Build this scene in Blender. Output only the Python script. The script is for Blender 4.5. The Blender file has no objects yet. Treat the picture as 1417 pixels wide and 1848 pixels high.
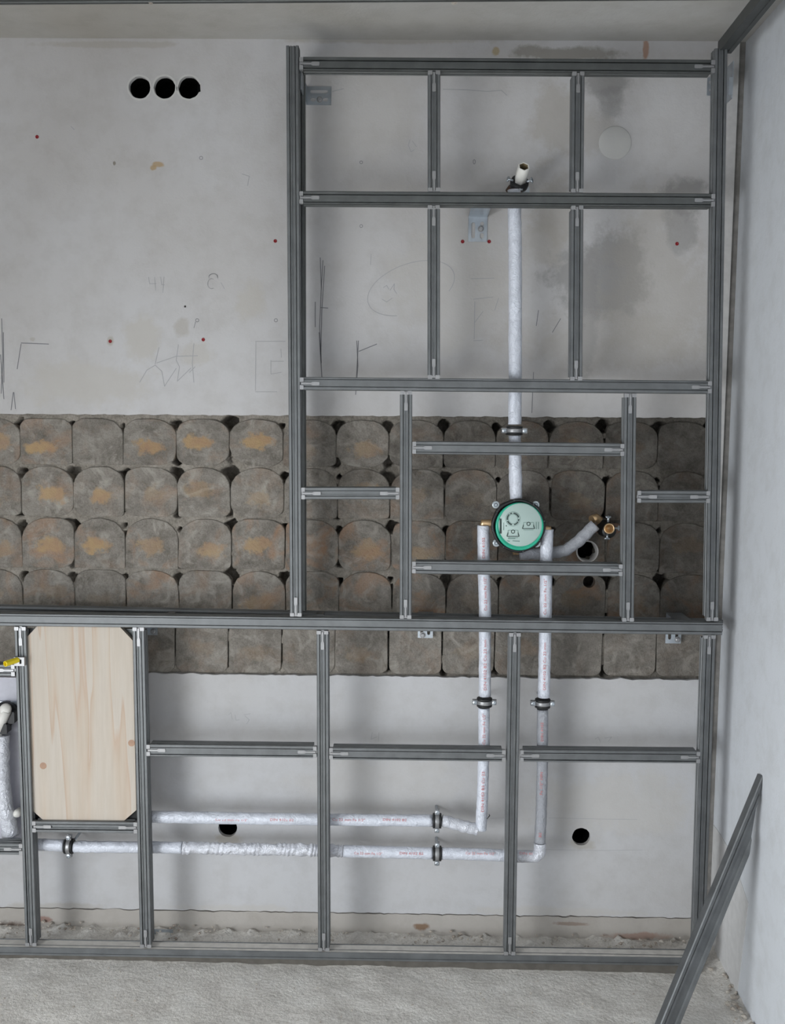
import bpy, bmesh, math, random
from mathutils import Vector, Matrix, noise

random.seed(7)
S = bpy.context.scene
COL = S.collection

# ------------------------------------------------------------------ camera
F_PX, W_PX, H_PX = 1900.0, 1417.0, 1848.0
YAW, PITCH, ROLL = math.radians(-1.2), math.radians(5.3), math.radians(0.70)
DIST = 3.02                 # camera to back wall (plaster face, y = 0)
YF = -0.171                 # front plane of the steel frame
YB = 0.013                  # face of the blocks, behind the plaster face

def cam_axes():
    fwd = Vector((math.sin(YAW) * math.cos(PITCH), math.cos(YAW) * math.cos(PITCH), -math.sin(PITCH)))
    right = Vector((math.cos(YAW), -math.sin(YAW), 0))
    up = right.cross(fwd).normalized()
    r2 = right * math.cos(ROLL) + up * math.sin(ROLL)
    u2 = up * math.cos(ROLL) - right * math.sin(ROLL)
    return fwd.normalized(), r2.normalized(), u2.normalized()
FWD, RGT, UPV = cam_axes()
CAM = Vector((0, -DIST, 0))

def P(px, py, Y=0.0):
    d = FWD + RGT * ((px - W_PX / 2) / F_PX) - UPV * ((py - H_PX / 2) / F_PX)
    t = (Y - CAM.y) / d.y
    return CAM + d * t
CAM.z = -P(700, 1746, YF).z          # the floor lies at z = 0
MM = 0.001
PXF = (P(701, 750, YF) - P(700, 750, YF)).length     # metres per pixel at the frame

cam_d = bpy.data.cameras.new('camera')
cam_o = bpy.data.objects.new('camera', cam_d); COL.objects.link(cam_o)
cam_d.sensor_fit = 'HORIZONTAL'; cam_d.sensor_width = 36.0
cam_d.lens = 36.0 * F_PX / W_PX
cam_d.clip_start = 0.05
M = Matrix((RGT, UPV, -FWD)).transposed().to_4x4()
M.translation = CAM
cam_o.matrix_world = M
S.camera = cam_o

# ------------------------------------------------------------------ light
S.view_settings.view_transform = 'Standard'
S.view_settings.look = 'None'
S.view_settings.gamma = 1.0
S.view_settings.use_curve_mapping = False
S.view_settings.exposure = -0.13
wd = bpy.data.worlds.new('sky'); S.world = wd; wd.use_nodes = True
wd.node_tree.nodes['Background'].inputs[0].default_value = (0.62, 0.75, 1.0, 1)
wd.node_tree.nodes['Background'].inputs[1].default_value = 0.6

# room extents
XR = P(1313, 900, 0.0).x          # right wall
XL = -2.45
YB_ROOM = -4.9
ZC = P(760, 72, 0.0).z            # ceiling
WIN = (-4.40, -1.90, 0.05, 1.42)  # window in the left wall: y0 y1 z0 z1

ld = bpy.data.lights.new('window_daylight', 'AREA')
ld.shape = 'RECTANGLE'; ld.size = WIN[1] - WIN[0]; ld.size_y = WIN[3] - WIN[2]
ld.energy = 158; ld.color = (0.93, 0.97, 1.0)
lo = bpy.data.objects.new('window_daylight', ld); COL.objects.link(lo)
lo.location = (XL - 0.02 + 0.40, (WIN[0] + WIN[1]) / 2, (WIN[2] + WIN[3]) / 2)
lo.rotation_euler = (math.radians(90 - 34), 0, math.radians(-90))   # sky light: comes in through the window sloping downwards

# ------------------------------------------------------------------ materials
def new_mat(name):
    m = bpy.data.materials.new(name); m.use_nodes = True
    nt = m.node_tree
    return m, nt, nt.nodes, nt.links, nt.nodes['Principled BSDF']

def srgb(r, g, b):
    f = lambda c: (c / 255 / 12.92) if c / 255 <= 0.04045 else ((c / 255 + 0.055) / 1.055) ** 2.4
    return (f(r), f(g), f(b), 1)

def N(nodes, t, **kw):
    n = nodes.new(t)
    for k, v in kw.items():
        setattr(n, k, v)
    return n

def noise_tex(nodes, links, vec, scale, detail=4, rough=0.55, dist=0.0):
    n = nodes.new('ShaderNodeTexNoise')
    n.inputs['Scale'].default_value = scale; n.inputs['Detail'].default_value = detail
    n.inputs['Roughness'].default_value = rough; n.inputs['Distortion'].default_value = dist
    if vec is not None: links.new(vec, n.inputs['Vector'])
    return n

def ramp(nodes, links, fac, stops):
    r = nodes.new('ShaderNodeValToRGB')
    e = r.color_ramp.elements
    while len(e) < len(stops): e.new(0.5)
    for i, (p, c) in enumerate(stops):
        e[i].position = p; e[i].color = c
    links.new(fac, r.inputs[0])
    return r

def mixc(nodes, links, fac, a, b, blend='MIX'):
    m = nodes.new('ShaderNodeMix'); m.data_type = 'RGBA'; m.blend_type = blend
    if isinstance(fac, float): m.inputs[0].default_value = fac
    else: links.new(fac, m.inputs[0])
    for sock, v in ((m.inputs[6], a), (m.inputs[7], b)):
        if isinstance(v, tuple): sock.default_value = v
        else: links.new(v, sock)
    return m.outputs[2]

def bump(nodes, links, h, strength, dist, bsdf, prev=None):
    b = nodes.new('ShaderNodeBump'); b.inputs['Strength'].default_value = strength
    b.inputs['Distance'].default_value = dist
    links.new(h, b.inputs['Height'])
    if prev is not None: links.new(prev, b.inputs['Normal'])
    links.new(b.outputs[0], bsdf.inputs['Normal'])
    return b.outputs[0]

def simple(name, col, rough=0.5, metal=0.0, bump_scale=None, bump_d=0.0005, var=0.0, spec=None):
    m, nt, nodes, links, bs = new_mat(name)
    bs.inputs['Base Color'].default_value = col
    bs.inputs['Roughness'].default_value = rough
    bs.inputs['Metallic'].default_value = metal
    if spec is not None: bs.inputs['Specular IOR Level'].default_value = spec
    tc = N(nodes, 'ShaderNodeTexCoord')
    if var:
        n = noise_tex(nodes, links, tc.outputs['Object'], 40, 5)
        c2 = tuple(c * (1 - var) for c in col[:3]) + (1,)
        c3 = tuple(min(1, c * (1 + var)) for c in col[:3]) + (1,)
        r = ramp(nodes, links, n.outputs[0], [(0.35, c2), (0.65, c3)])
        links.new(r.outputs[0], bs.inputs['Base Color'])
    if bump_scale:
        n2 = noise_tex(nodes, links, tc.outputs['Object'], bump_scale, 4)
        bump(nodes, links, n2.outputs[0], 0.6, bump_d, bs)
    return m

def plaster_mat(name, base, warm, patches, streak=True):
    """patches: (px, py, rx_px, ry_px, colour, strength) - moisture and filler stains on the wall"""
    m, nt, nodes, links, bs = new_mat(name)
    tc = N(nodes, 'ShaderNodeTexCoord'); vec = tc.outputs['Object']
    n1 = noise_tex(nodes, links, vec, 1.6, 3, 0.6)
    r1 = ramp(nodes, links, n1.outputs[0], [(0.35, base), (0.70, warm)])
    n2 = noise_tex(nodes, links, vec, 14, 4, 0.65)
    lo_ = tuple(c * 0.86 for c in base[:3]) + (1,)
    r2 = ramp(nodes, links, n2.outputs[0], [(0.30, (0.86, 0.85, 0.83, 1)), (0.55, (1, 1, 1, 1))])
    col = mixc(nodes, links, 0.6, r1.outputs[0], r2.outputs[0], 'MULTIPLY')
    nd = noise_tex(nodes, links, vec, 8, 5, 0.75)
    sub = N(nodes, 'ShaderNodeVectorMath', operation='SUBTRACT'); links.new(nd.outputs['Color'], sub.inputs[0]); sub.inputs[1].default_value = (0.5, 0.5, 0.5)
    for (px, py, rx, ry, c, st) in patches:
        p = P(px, py, 0.0); s = (P(px + 1, py, 0) - p).length
        a = N(nodes, 'ShaderNodeVectorMath', operation='SUBTRACT'); links.new(vec, a.inputs[0]); a.inputs[1].default_value = (p.x, 0, p.z)
        b = N(nodes, 'ShaderNodeVectorMath', operation='MULTIPLY'); links.new(a.outputs[0], b.inputs[0]); b.inputs[1].default_value = (1 / (rx * s), 0, 1 / (ry * s))
        c2 = N(nodes, 'ShaderNodeVectorMath', operation='MULTIPLY_ADD'); links.new(sub.outputs[0], c2.inputs[0]); c2.inputs[1].default_value = (2.6, 0, 2.6); links.new(b.outputs[0], c2.inputs[2])
        ln = N(nodes, 'ShaderNodeVectorMath', operation='LENGTH'); links.new(c2.outputs[0], ln.inputs[0])
        mr = N(nodes, 'ShaderNodeMapRange'); links.new(ln.outputs['Value'], mr.inputs[0])
        mr.inputs[1].default_value = 1.12; mr.inputs[2].default_value = 0.68; mr.inputs[3].default_value = 0.0; mr.inputs[4].default_value = st * 0.9
        col = mixc(nodes, links, mr.outputs[0], col, c)
    links.new(col, bs.inputs['Base Color'])
    bs.inputs['Roughness'].default_value = 0.9
    bs.inputs['Specular IOR Level'].default_value = 0.2
    n3 = noise_tex(nodes, links, vec, 30, 3, 0.6)
    n4 = noise_tex(nodes, links, vec, 160, 1, 0.6)
    b1 = bump(nodes, links, n3.outputs[0], 0.5, 0.002, bs)
    bump(nodes, links, n4.outputs[0], 0.4, 0.0008, bs, b1)
    return m

GREYST = srgb(146, 144, 142); TAN = srgb(172, 166, 157); LTAN = srgb(190, 186, 180); OCH = srgb(176, 150, 112)
PL_BASE = srgb(200, 199, 200); PL_WARM = srgb(190, 187, 185)
UP_PATCH = [
    (1095, 150, 46, 40, GREYST, 0.75), (1105, 185, 26, 30, GREYST, 0.6), (1085, 500, 95, 85, GREYST, 0.75), (1180, 520, 110, 150, TAN, 0.45),
    (1235, 350, 42, 36, GREYST, 0.8), (1225, 400, 30, 45, GREYST, 0.6), (1000, 215, 46, 70, TAN, 0.6),
    (1010, 96, 115, 14, srgb(140, 135, 126), 0.8), (1075, 240, 50, 40, TAN, 0.5), (1165, 92, 6, 18, srgb(165, 120, 90), 0.8),
    (330, 592, 14, 18, TAN, 0.6), (262, 612, 34, 40, LTAN, 0.8), (455, 540, 34, 36, LTAN, 0.8), (352, 640, 34, 24, LTAN, 0.7),
    (150, 690, 120, 40, LTAN, 0.7), (285, 297, 11, 5, OCH, 0.9), (277, 303, 7, 5, OCH, 0.9), (206, 294, 3, 4, srgb(120, 112, 100), 0.9),
    (893, 92, 7, 8, srgb(170, 150, 105), 0.8), (980, 440, 45, 60, TAN, 0.5), (1000, 380, 60, 60, TAN, 0.5),
    (210, 80, 130, 6, TAN, 0.6), (690, 72, 190, 8, TAN, 0.7), (60, 612, 6, 4, TAN, .6), (1110, 620, 200, 60, TAN, 0.4), (1060, 560, 20, 130, GREYST, 0.5),
    (199, 616, 7, 9, TAN, .9), (820, 520, 120, 120, LTAN, 0.5), (640, 200, 120, 90, LTAN, .3),
]
LOW_PATCH = [(1120, 1450, 160, 60, LTAN, 0.5), (120, 1640, 90, 12, TAN, 0.6), (430, 1640, 120, 10, LTAN, 0.6), (1000, 1645, 150, 10, LTAN, .6),
             (411, 1516, 26, 12, TAN, .8), (1052, 1524, 24, 12, TAN, .7), (690, 1420, 160, 60, LTAN, .35)]
PLI_PATCH = [(760, 1672, 14, 8, srgb(120, 90, 62), 0.9), (80, 1660, 12, 6, srgb(130, 85, 70), .7), (20, 1680, 50, 18, srgb(105, 85, 75), .8),
             (140, 1684, 60, 5, srgb(105, 70, 58), .8), (640, 1690, 40, 6, srgb(135, 95, 80), .5), (1030, 1668, 30, 4, srgb(120, 95, 80), .6), (1150, 1690, 60, 8, srgb(150, 110, 92), .6)]
MAT = {}
MAT['plaster_up'] = plaster_mat('plaster_upper', PL_BASE, PL_WARM, UP_PATCH)
MAT['plaster_low'] = plaster_mat('plaster_lower', srgb(194, 194, 196), srgb(188, 186, 185), LOW_PATCH)
MAT['plinth'] = plaster_mat('plinth_render', srgb(180, 175, 169), srgb(165, 159, 152), PLI_PATCH)
MAT['right_wall'] = plaster_mat('right_wall_plaster', srgb(207, 210, 215), srgb(203, 206, 210), [])
MAT['ceiling'] = plaster_mat('ceiling_plaster', srgb(188, 187, 184), srgb(172, 168, 160), [])
MAT['patch'] = simple('filler_patch', srgb(204, 203, 200), 0.9, bump_scale=90, bump_d=0.0006)
MAT['bare'] = simple('bare_plaster_foot', srgb(200, 199, 198), 0.9, bump_scale=60, bump_d=0.001, var=0.05)
MAT['groove'] = simple('bare_corner_joint', srgb(128, 125, 121), 0.95, bump_scale=70, bump_d=0.002, var=0.15)
MAT['strip'] = simple('corner_strip_plaster', srgb(196, 194, 192), 0.9, bump_scale=60, bump_d=0.001, var=0.06)

def brick_mat():
    m, nt, nodes, links, bs = new_mat('cinder_block')
    tc = N(nodes, 'ShaderNodeTexCoord'); oi = N(nodes, 'ShaderNodeObjectInfo')
    off = N(nodes, 'ShaderNodeVectorMath', operation='SCALE'); off.inputs[0].default_value = (13.7, 5.1, 9.3); links.new(oi.outputs['Random'], off.inputs['Scale'])
    add = N(nodes, 'ShaderNodeVectorMath', operation='ADD'); links.new(tc.outputs['Object'], add.inputs[0]); links.new(off.outputs[0], add.inputs[1])
    v = add.outputs[0]
    n1 = noise_tex(nodes, links, v, 22, 7, 0.68)
    base = ramp(nodes, links, n1.outputs[0], [(0.30, srgb(122, 116, 108)), (0.50, srgb(152, 146, 138)), (0.72, srgb(178, 172, 163))])
    n5 = noise_tex(nodes, links, v, 240, 3, 0.7)
    sp = ramp(nodes, links, n5.outputs[0], [(0.32, (0.72, 0.71, 0.69, 1)), (0.55, (1, 1, 1, 1)), (0.78, (1.12, 1.12, 1.12, 1))])
    col = mixc(nodes, links, 0.8, base.outputs[0], sp.outputs[0], 'MULTIPLY')
    # reddish smears
    n2 = noise_tex(nodes, links, v, 11, 5, 0.6, 0.8)
    mk = ramp(nodes, links, n2.outputs[0], [(0.50, (0, 0, 0, 1)), (0.66, (0.8, 0.8, 0.8, 1))])
    att2 = N(nodes, 'ShaderNodeAttribute', attribute_type='OBJECT', attribute_name='smear')
    mm = N(nodes, 'ShaderNodeMath', operation='MULTIPLY'); links.new(mk.outputs[0], mm.inputs[0]); links.new(att2.outputs['Fac'], mm.inputs[1])
    col = mixc(nodes, links, mm.outputs[0], col, srgb(178, 143, 116))
    n7 = noise_tex(nodes, links, v, 17, 5, 0.6, 1.2)
    mk7 = ramp(nodes, links, n7.outputs[0], [(0.54, (0, 0, 0, 1)), (0.70, (0.75, 0.75, 0.75, 1))])
    col = mixc(nodes, links, mk7.outputs[0], col, srgb(188, 182, 172))
    # ochre clay patch in the middle of the block
    n3 = noise_tex(nodes, links, v, 26, 5, 0.65)
    sub = N(nodes, 'ShaderNodeVectorMath', operation='SUBTRACT'); links.new(n3.outputs['Color'], sub.inputs[0]); sub.inputs[1].default_value = (0.5, 0.5, 0.5)
    sc = N(nodes, 'ShaderNodeVectorMath', operation='MULTIPLY'); pass
    oa = N(nodes, 'ShaderNodeAttribute', attribute_type='OBJECT', attribute_name='patch_at')
    so_ = N(nodes, 'ShaderNodeVectorMath', operation='SUBTRACT'); links.new(tc.outputs['Object'], so_.inputs[0]); links.new(oa.outputs['Vector'], so_.inputs[1])
    links.new(so_.outputs[0], sc.inputs[0]); sc.inputs[1].default_value = (1 / 0.040, 0, 1 / 0.024)
    ma = N(nodes, 'ShaderNodeVectorMath', operation='MULTIPLY_ADD'); links.new(sub.outputs[0], ma.inputs[0]); ma.inputs[1].default_value = (3.0, 0, 3.0); links.new(sc.outputs[0], ma.inputs[2])
    ln = N(nodes, 'ShaderNodeVectorMath', operation='LENGTH'); links.new(ma.outputs[0], ln.inputs[0])
    mr = N(nodes, 'ShaderNodeMapRange'); links.new(ln.outputs['Value'], mr.inputs[0]); mr.inputs[1].default_value = 1.15; mr.inputs[2].default_value = 0.7
    att = N(nodes, 'ShaderNodeAttribute', attribute_type='OBJECT', attribute_name='stain')
    m2 = N(nodes, 'ShaderNodeMath', operation='MULTIPLY'); links.new(mr.outputs[0], m2.inputs[0]); links.new(att.outputs['Fac'], m2.inputs[1])
    oc = ramp(nodes, links, n3.outputs[0], [(0.35, srgb(182, 150, 122)), (0.6, srgb(192, 164, 126))])
    col = mixc(nodes, links, m2.outputs[0], col, oc.outputs[0])
    at = N(nodes, 'ShaderNodeAttribute', attribute_type='OBJECT', attribute_name='tone')
    cb = N(nodes, 'ShaderNodeCombineColor'); links.new(at.outputs['Fac'], cb.inputs[0]); links.new(at.outputs['Fac'], cb.inputs[1]); links.new(at.outputs['Fac'], cb.inputs[2])
    col = mixc(nodes, links, 1.0, col, cb.outputs[0], 'MULTIPLY')
    links.new(col, bs.inputs['Base Color'])
    bs.inputs['Roughness'].default_value = 0.95; bs.inputs['Specular IOR Level'].default_value = 0.1
    n6 = noise_tex(nodes, links, v, 90, 6, 0.7)
    b1 = bump(nodes, links, n6.outputs[0], 0.9, 0.006, bs)
    bump(nodes, links, n5.outputs[0], 0.5, 0.001, bs, b1)
    return m
MAT['brick'] = brick_mat()

def rough_mat(name, c1, c2, c3, scale, bscale, bd, darkened=False):
    m, nt, nodes, links, bs = new_mat(name)
    tc = N(nodes, 'ShaderNodeTexCoord'); v = tc.outputs['Object']
    n1 = noise_tex(nodes, links, v, scale, 5, 0.7)
    r = ramp(nodes, links, n1.outputs[0], [(0.3, c1), (0.5, c2), (0.72, c3)])
    n5 = noise_tex(nodes, links, v, bscale * 2.5, 4, 0.7)
    sp = ramp(nodes, links, n5.outputs[0], [(0.33, (0.7, 0.69, 0.67, 1)), (0.5, (1, 1, 1, 1)), (0.8, (1.15, 1.15, 1.15, 1))])
    col = mixc(nodes, links, 0.7, r.outputs[0], sp.outputs[0], 'MULTIPLY')
    if darkened:      # masonry gets darker towards the right corner, with a ragged edge
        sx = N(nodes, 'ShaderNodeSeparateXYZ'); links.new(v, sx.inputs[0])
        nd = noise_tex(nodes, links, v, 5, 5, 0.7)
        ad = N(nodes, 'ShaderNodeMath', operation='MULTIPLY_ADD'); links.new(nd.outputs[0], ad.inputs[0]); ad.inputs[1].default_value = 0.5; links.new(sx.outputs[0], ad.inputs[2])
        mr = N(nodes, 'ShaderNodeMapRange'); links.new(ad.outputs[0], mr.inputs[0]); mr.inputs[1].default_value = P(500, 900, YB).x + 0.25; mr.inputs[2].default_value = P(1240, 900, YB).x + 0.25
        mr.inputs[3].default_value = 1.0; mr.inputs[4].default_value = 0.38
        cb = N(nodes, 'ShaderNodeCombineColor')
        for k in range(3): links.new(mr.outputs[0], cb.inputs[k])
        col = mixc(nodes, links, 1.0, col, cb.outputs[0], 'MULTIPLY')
    links.new(col, bs.inputs['Base Color'])
    bs.inputs['Roughness'].default_value = 0.95; bs.inputs['Specular IOR Level'].default_value = 0.1
    n2 = noise_tex(nodes, links, v, bscale, 4, 0.7)
    bump(nodes, links, n2.outputs[0], 0.9, bd, bs)
    return m
MAT['mortar'] = rough_mat('lime_mortar', srgb(118, 112, 104), srgb(142, 136, 127), srgb(162, 155, 146), 25, 80, 0.004, darkened=True)
MAT['floor'] = rough_mat('rough_concrete', srgb(198, 193, 187), srgb(216, 212, 206), srgb(228, 225, 220), 9, 60, 0.005)
MAT['rubble'] = rough_mat('mortar_rubble', srgb(150, 132, 120), srgb(186, 178, 168), srgb(206, 200, 192), 30, 90, 0.004)

def steel_mat(name, c, rough, metal=0.9):
    m, nt, nodes, links, bs = new_mat(name)
    tc = N(nodes, 'ShaderNodeTexCoord')
    n1 = noise_tex(nodes, links, tc.outputs['Object'], 18, 5, 0.6)
    r = ramp(nodes, links, n1.outputs[0], [(0.3, tuple(x * 0.8 for x in c[:3]) + (1,)), (0.7, tuple(min(1, x * 1.15) for x in c[:3]) + (1,))])
    links.new(r.outputs[0], bs.inputs['Base Color'])
    r2 = N(nodes, 'ShaderNodeMapRange'); links.new(n1.outputs[0], r2.inputs[0]); r2.inputs[3].default_value = rough - 0.08; r2.inputs[4].default_value = rough + 0.1
    links.new(r2.outputs[0], bs.inputs['Roughness'])
    bs.inputs['Metallic'].default_value = metal
    return m
MAT['steel'] = steel_mat('galvanised_steel', (0.185, 0.193, 0.197, 1), 0.56, 0.8)
MAT['pale_top'] = simple('pale_track_film', srgb(196, 192, 186), 0.95, var=0.1)
MAT['gap_shade'] = simple('track_gap_shade', srgb(92, 88, 82), 0.95, var=0.15)  # dark grey painted as the shade below the floor track
MAT['steel_dark'] = steel_mat('galvanised_steel_dull', (0.135, 0.142, 0.140, 1), 0.52, 0.85)
MAT['clip'] = steel_mat('clip_steel', (0.35, 0.35, 0.355, 1), 0.42, 0.6)
MAT['zinc'] = steel_mat('zinc_plate', (0.48, 0.52, 0.56, 1), 0.34, 0.85)
MAT['black'] = simple('black_rubber', srgb(24, 25, 26), 0.5)
MAT['hole'] = simple('socket_box_black', srgb(10, 10, 10), 0.8, spec=0.05)
MAT['red'] = simple('red_wall_plug', srgb(140, 22, 30), 0.5)
MAT['white'] = simple('white_plastic', srgb(228, 226, 220), 0.4)
MAT['plugin'] = simple('white_plug_inner', srgb(120, 106, 78), 0.6)
MAT['bronze'] = steel_mat('gunmetal_bronze', (0.62, 0.44, 0.26, 1), 0.35, 0.95)
MAT['brown'] = simple('dark_gunmetal', srgb(104, 80, 66), 0.5, 0.3)
MAT['yellow'] = simple('yellow_plastic', srgb(242, 218, 40), 0.4)
MAT['pencil'] = simple('pencil_graphite', srgb(118, 118, 122), 0.7)
MAT['pencil_light'] = simple('faint_pencil', srgb(168, 168, 170), 0.8)
MAT['pipe_red'] = simple('red_print', srgb(206, 128, 128), 0.5)
MAT['ink'] = simple('black_print', srgb(50, 66, 62), 0.6)
MAT['ink_light'] = simple('grey_print', srgb(100, 130, 122), 0.6)
MAT['green'] = simple('green_rim_plastic', srgb(38, 168, 136), 0.35)
MAT['cover'] = simple('pale_green_cover', srgb(172, 192, 186), 0.3)
MAT['clear'] = simple('clear_screw', srgb(176, 184, 188), 0.15, 0.3)
MAT['board'] = simple('element_board', srgb(190, 190, 200), 0.5, var=0.05)
MAT['tape'] = simple('grey_tape', srgb(150, 152, 160), 0.4)

def sleeve_mat(name, col, rough, metal, bd, scale):
    m, nt, nodes, links, bs = new_mat(name)
    tc = N(nodes, 'ShaderNodeTexCoord'); v = tc.outputs['Object']
    n1 = noise_tex(nodes, links, v, scale, 5, 0.6, 0.6)
    r = ramp(nodes, links, n1.outputs[0], [(0.3, tuple(x * 0.84 for x in col[:3]) + (1,)), (0.6, col)])
    links.new(r.outputs[0], bs.inputs['Base Color'])
    bs.inputs['Roughness'].default_value = rough; bs.inputs['Metallic'].default_value = metal
    b1 = bump(nodes, links, n1.outputs[0], 0.9, bd, bs)
    n2 = noise_tex(nodes, links, v, scale * 4, 3, 0.6, 1.0)
    bump(nodes, links, n2.outputs[0], 0.7, bd * 0.4, bs, b1)
    return m
MAT['sleeve'] = sleeve_mat('pipe_sleeve_film', srgb(216, 220, 230), 0.32, 0.05, 0.007, 30)
MAT['foil'] = sleeve_mat('crumpled_foil', srgb(226, 228, 236), 0.16, 0.25, 0.010, 45)
MAT['grey_sleeve'] = sleeve_mat('grey_foam_sleeve', srgb(164, 166, 172), 0.7, 0.0, 0.005, 60)

def wood_mat():
    m, nt, nodes, links, bs = new_mat('spruce_plywood')
    tc = N(nodes, 'ShaderNodeTexCoord'); v = tc.outputs['Object']
    mp = N(nodes, 'ShaderNodeMapping'); links.new(v, mp.inputs[0]); mp.inputs['Scale'].default_value = (1.0, 1.0, 0.075)
    nz = noise_tex(nodes, links, mp.outputs[0], 9, 3, 0.5, 0.4)
    wv = N(nodes, 'ShaderNodeMath', operation='MULTIPLY'); links.new(nz.outputs[0], wv.inputs[0]); wv.inputs[1].default_value = 6.0
    fr = N(nodes, 'ShaderNodeMath', operation='FRACT'); links.new(wv.outputs[0], fr.inputs[0])
    r = ramp(nodes, links, fr.outputs[0], [(0.0, srgb(193, 184, 173)), (0.62, srgb(192, 181, 168)), (0.85, srgb(190, 175, 159)), (0.94, srgb(186, 165, 147)), (1.0, srgb(193, 183, 171))])
    n2 = noise_tex(nodes, links, mp.outputs[0], 90, 3, 0.6)
    r2 = ramp(nodes, links, n2.outputs[0], [(0.35, (0.93, 0.92, 0.9, 1)), (0.6, (1, 1, 1, 1))])
    col = mixc(nodes, links, 0.8, r.outputs[0], r2.outputs[0], 'MULTIPLY')
    links.new(col, bs.inputs['Base Color'])
    bs.inputs['Roughness'].default_value = 0.7
    return m
MAT['wood'] = wood_mat()
MAT['knot'] = simple('wood_knot', srgb(172, 140, 118), 0.75, var=0.1)

# ------------------------------------------------------------------ mesh helpers
WL = {}     # world location of every object built here (no rotations above leaf level)

def link(o, parent=None):
    COL.objects.link(o)
    if parent is not None: o.parent = parent
    return o

def tag(o, label=None, cat=None, group=None, kind=None):
    if label: o['label'] = label
    if cat: o['category'] = cat
    if group: o['group'] = group
    if kind: o['kind'] = kind
    return o

def empty(name, loc, label, cat, group=None):
    o = bpy.data.objects.new(name, None); o.empty_display_size = 0.02
    link(o); o.location = loc; WL[o] = Vector(loc)
    return tag(o, label, cat, group)

def wl(o):
    return WL[o] if o is not None else Vector((0, 0, 0))

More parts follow.
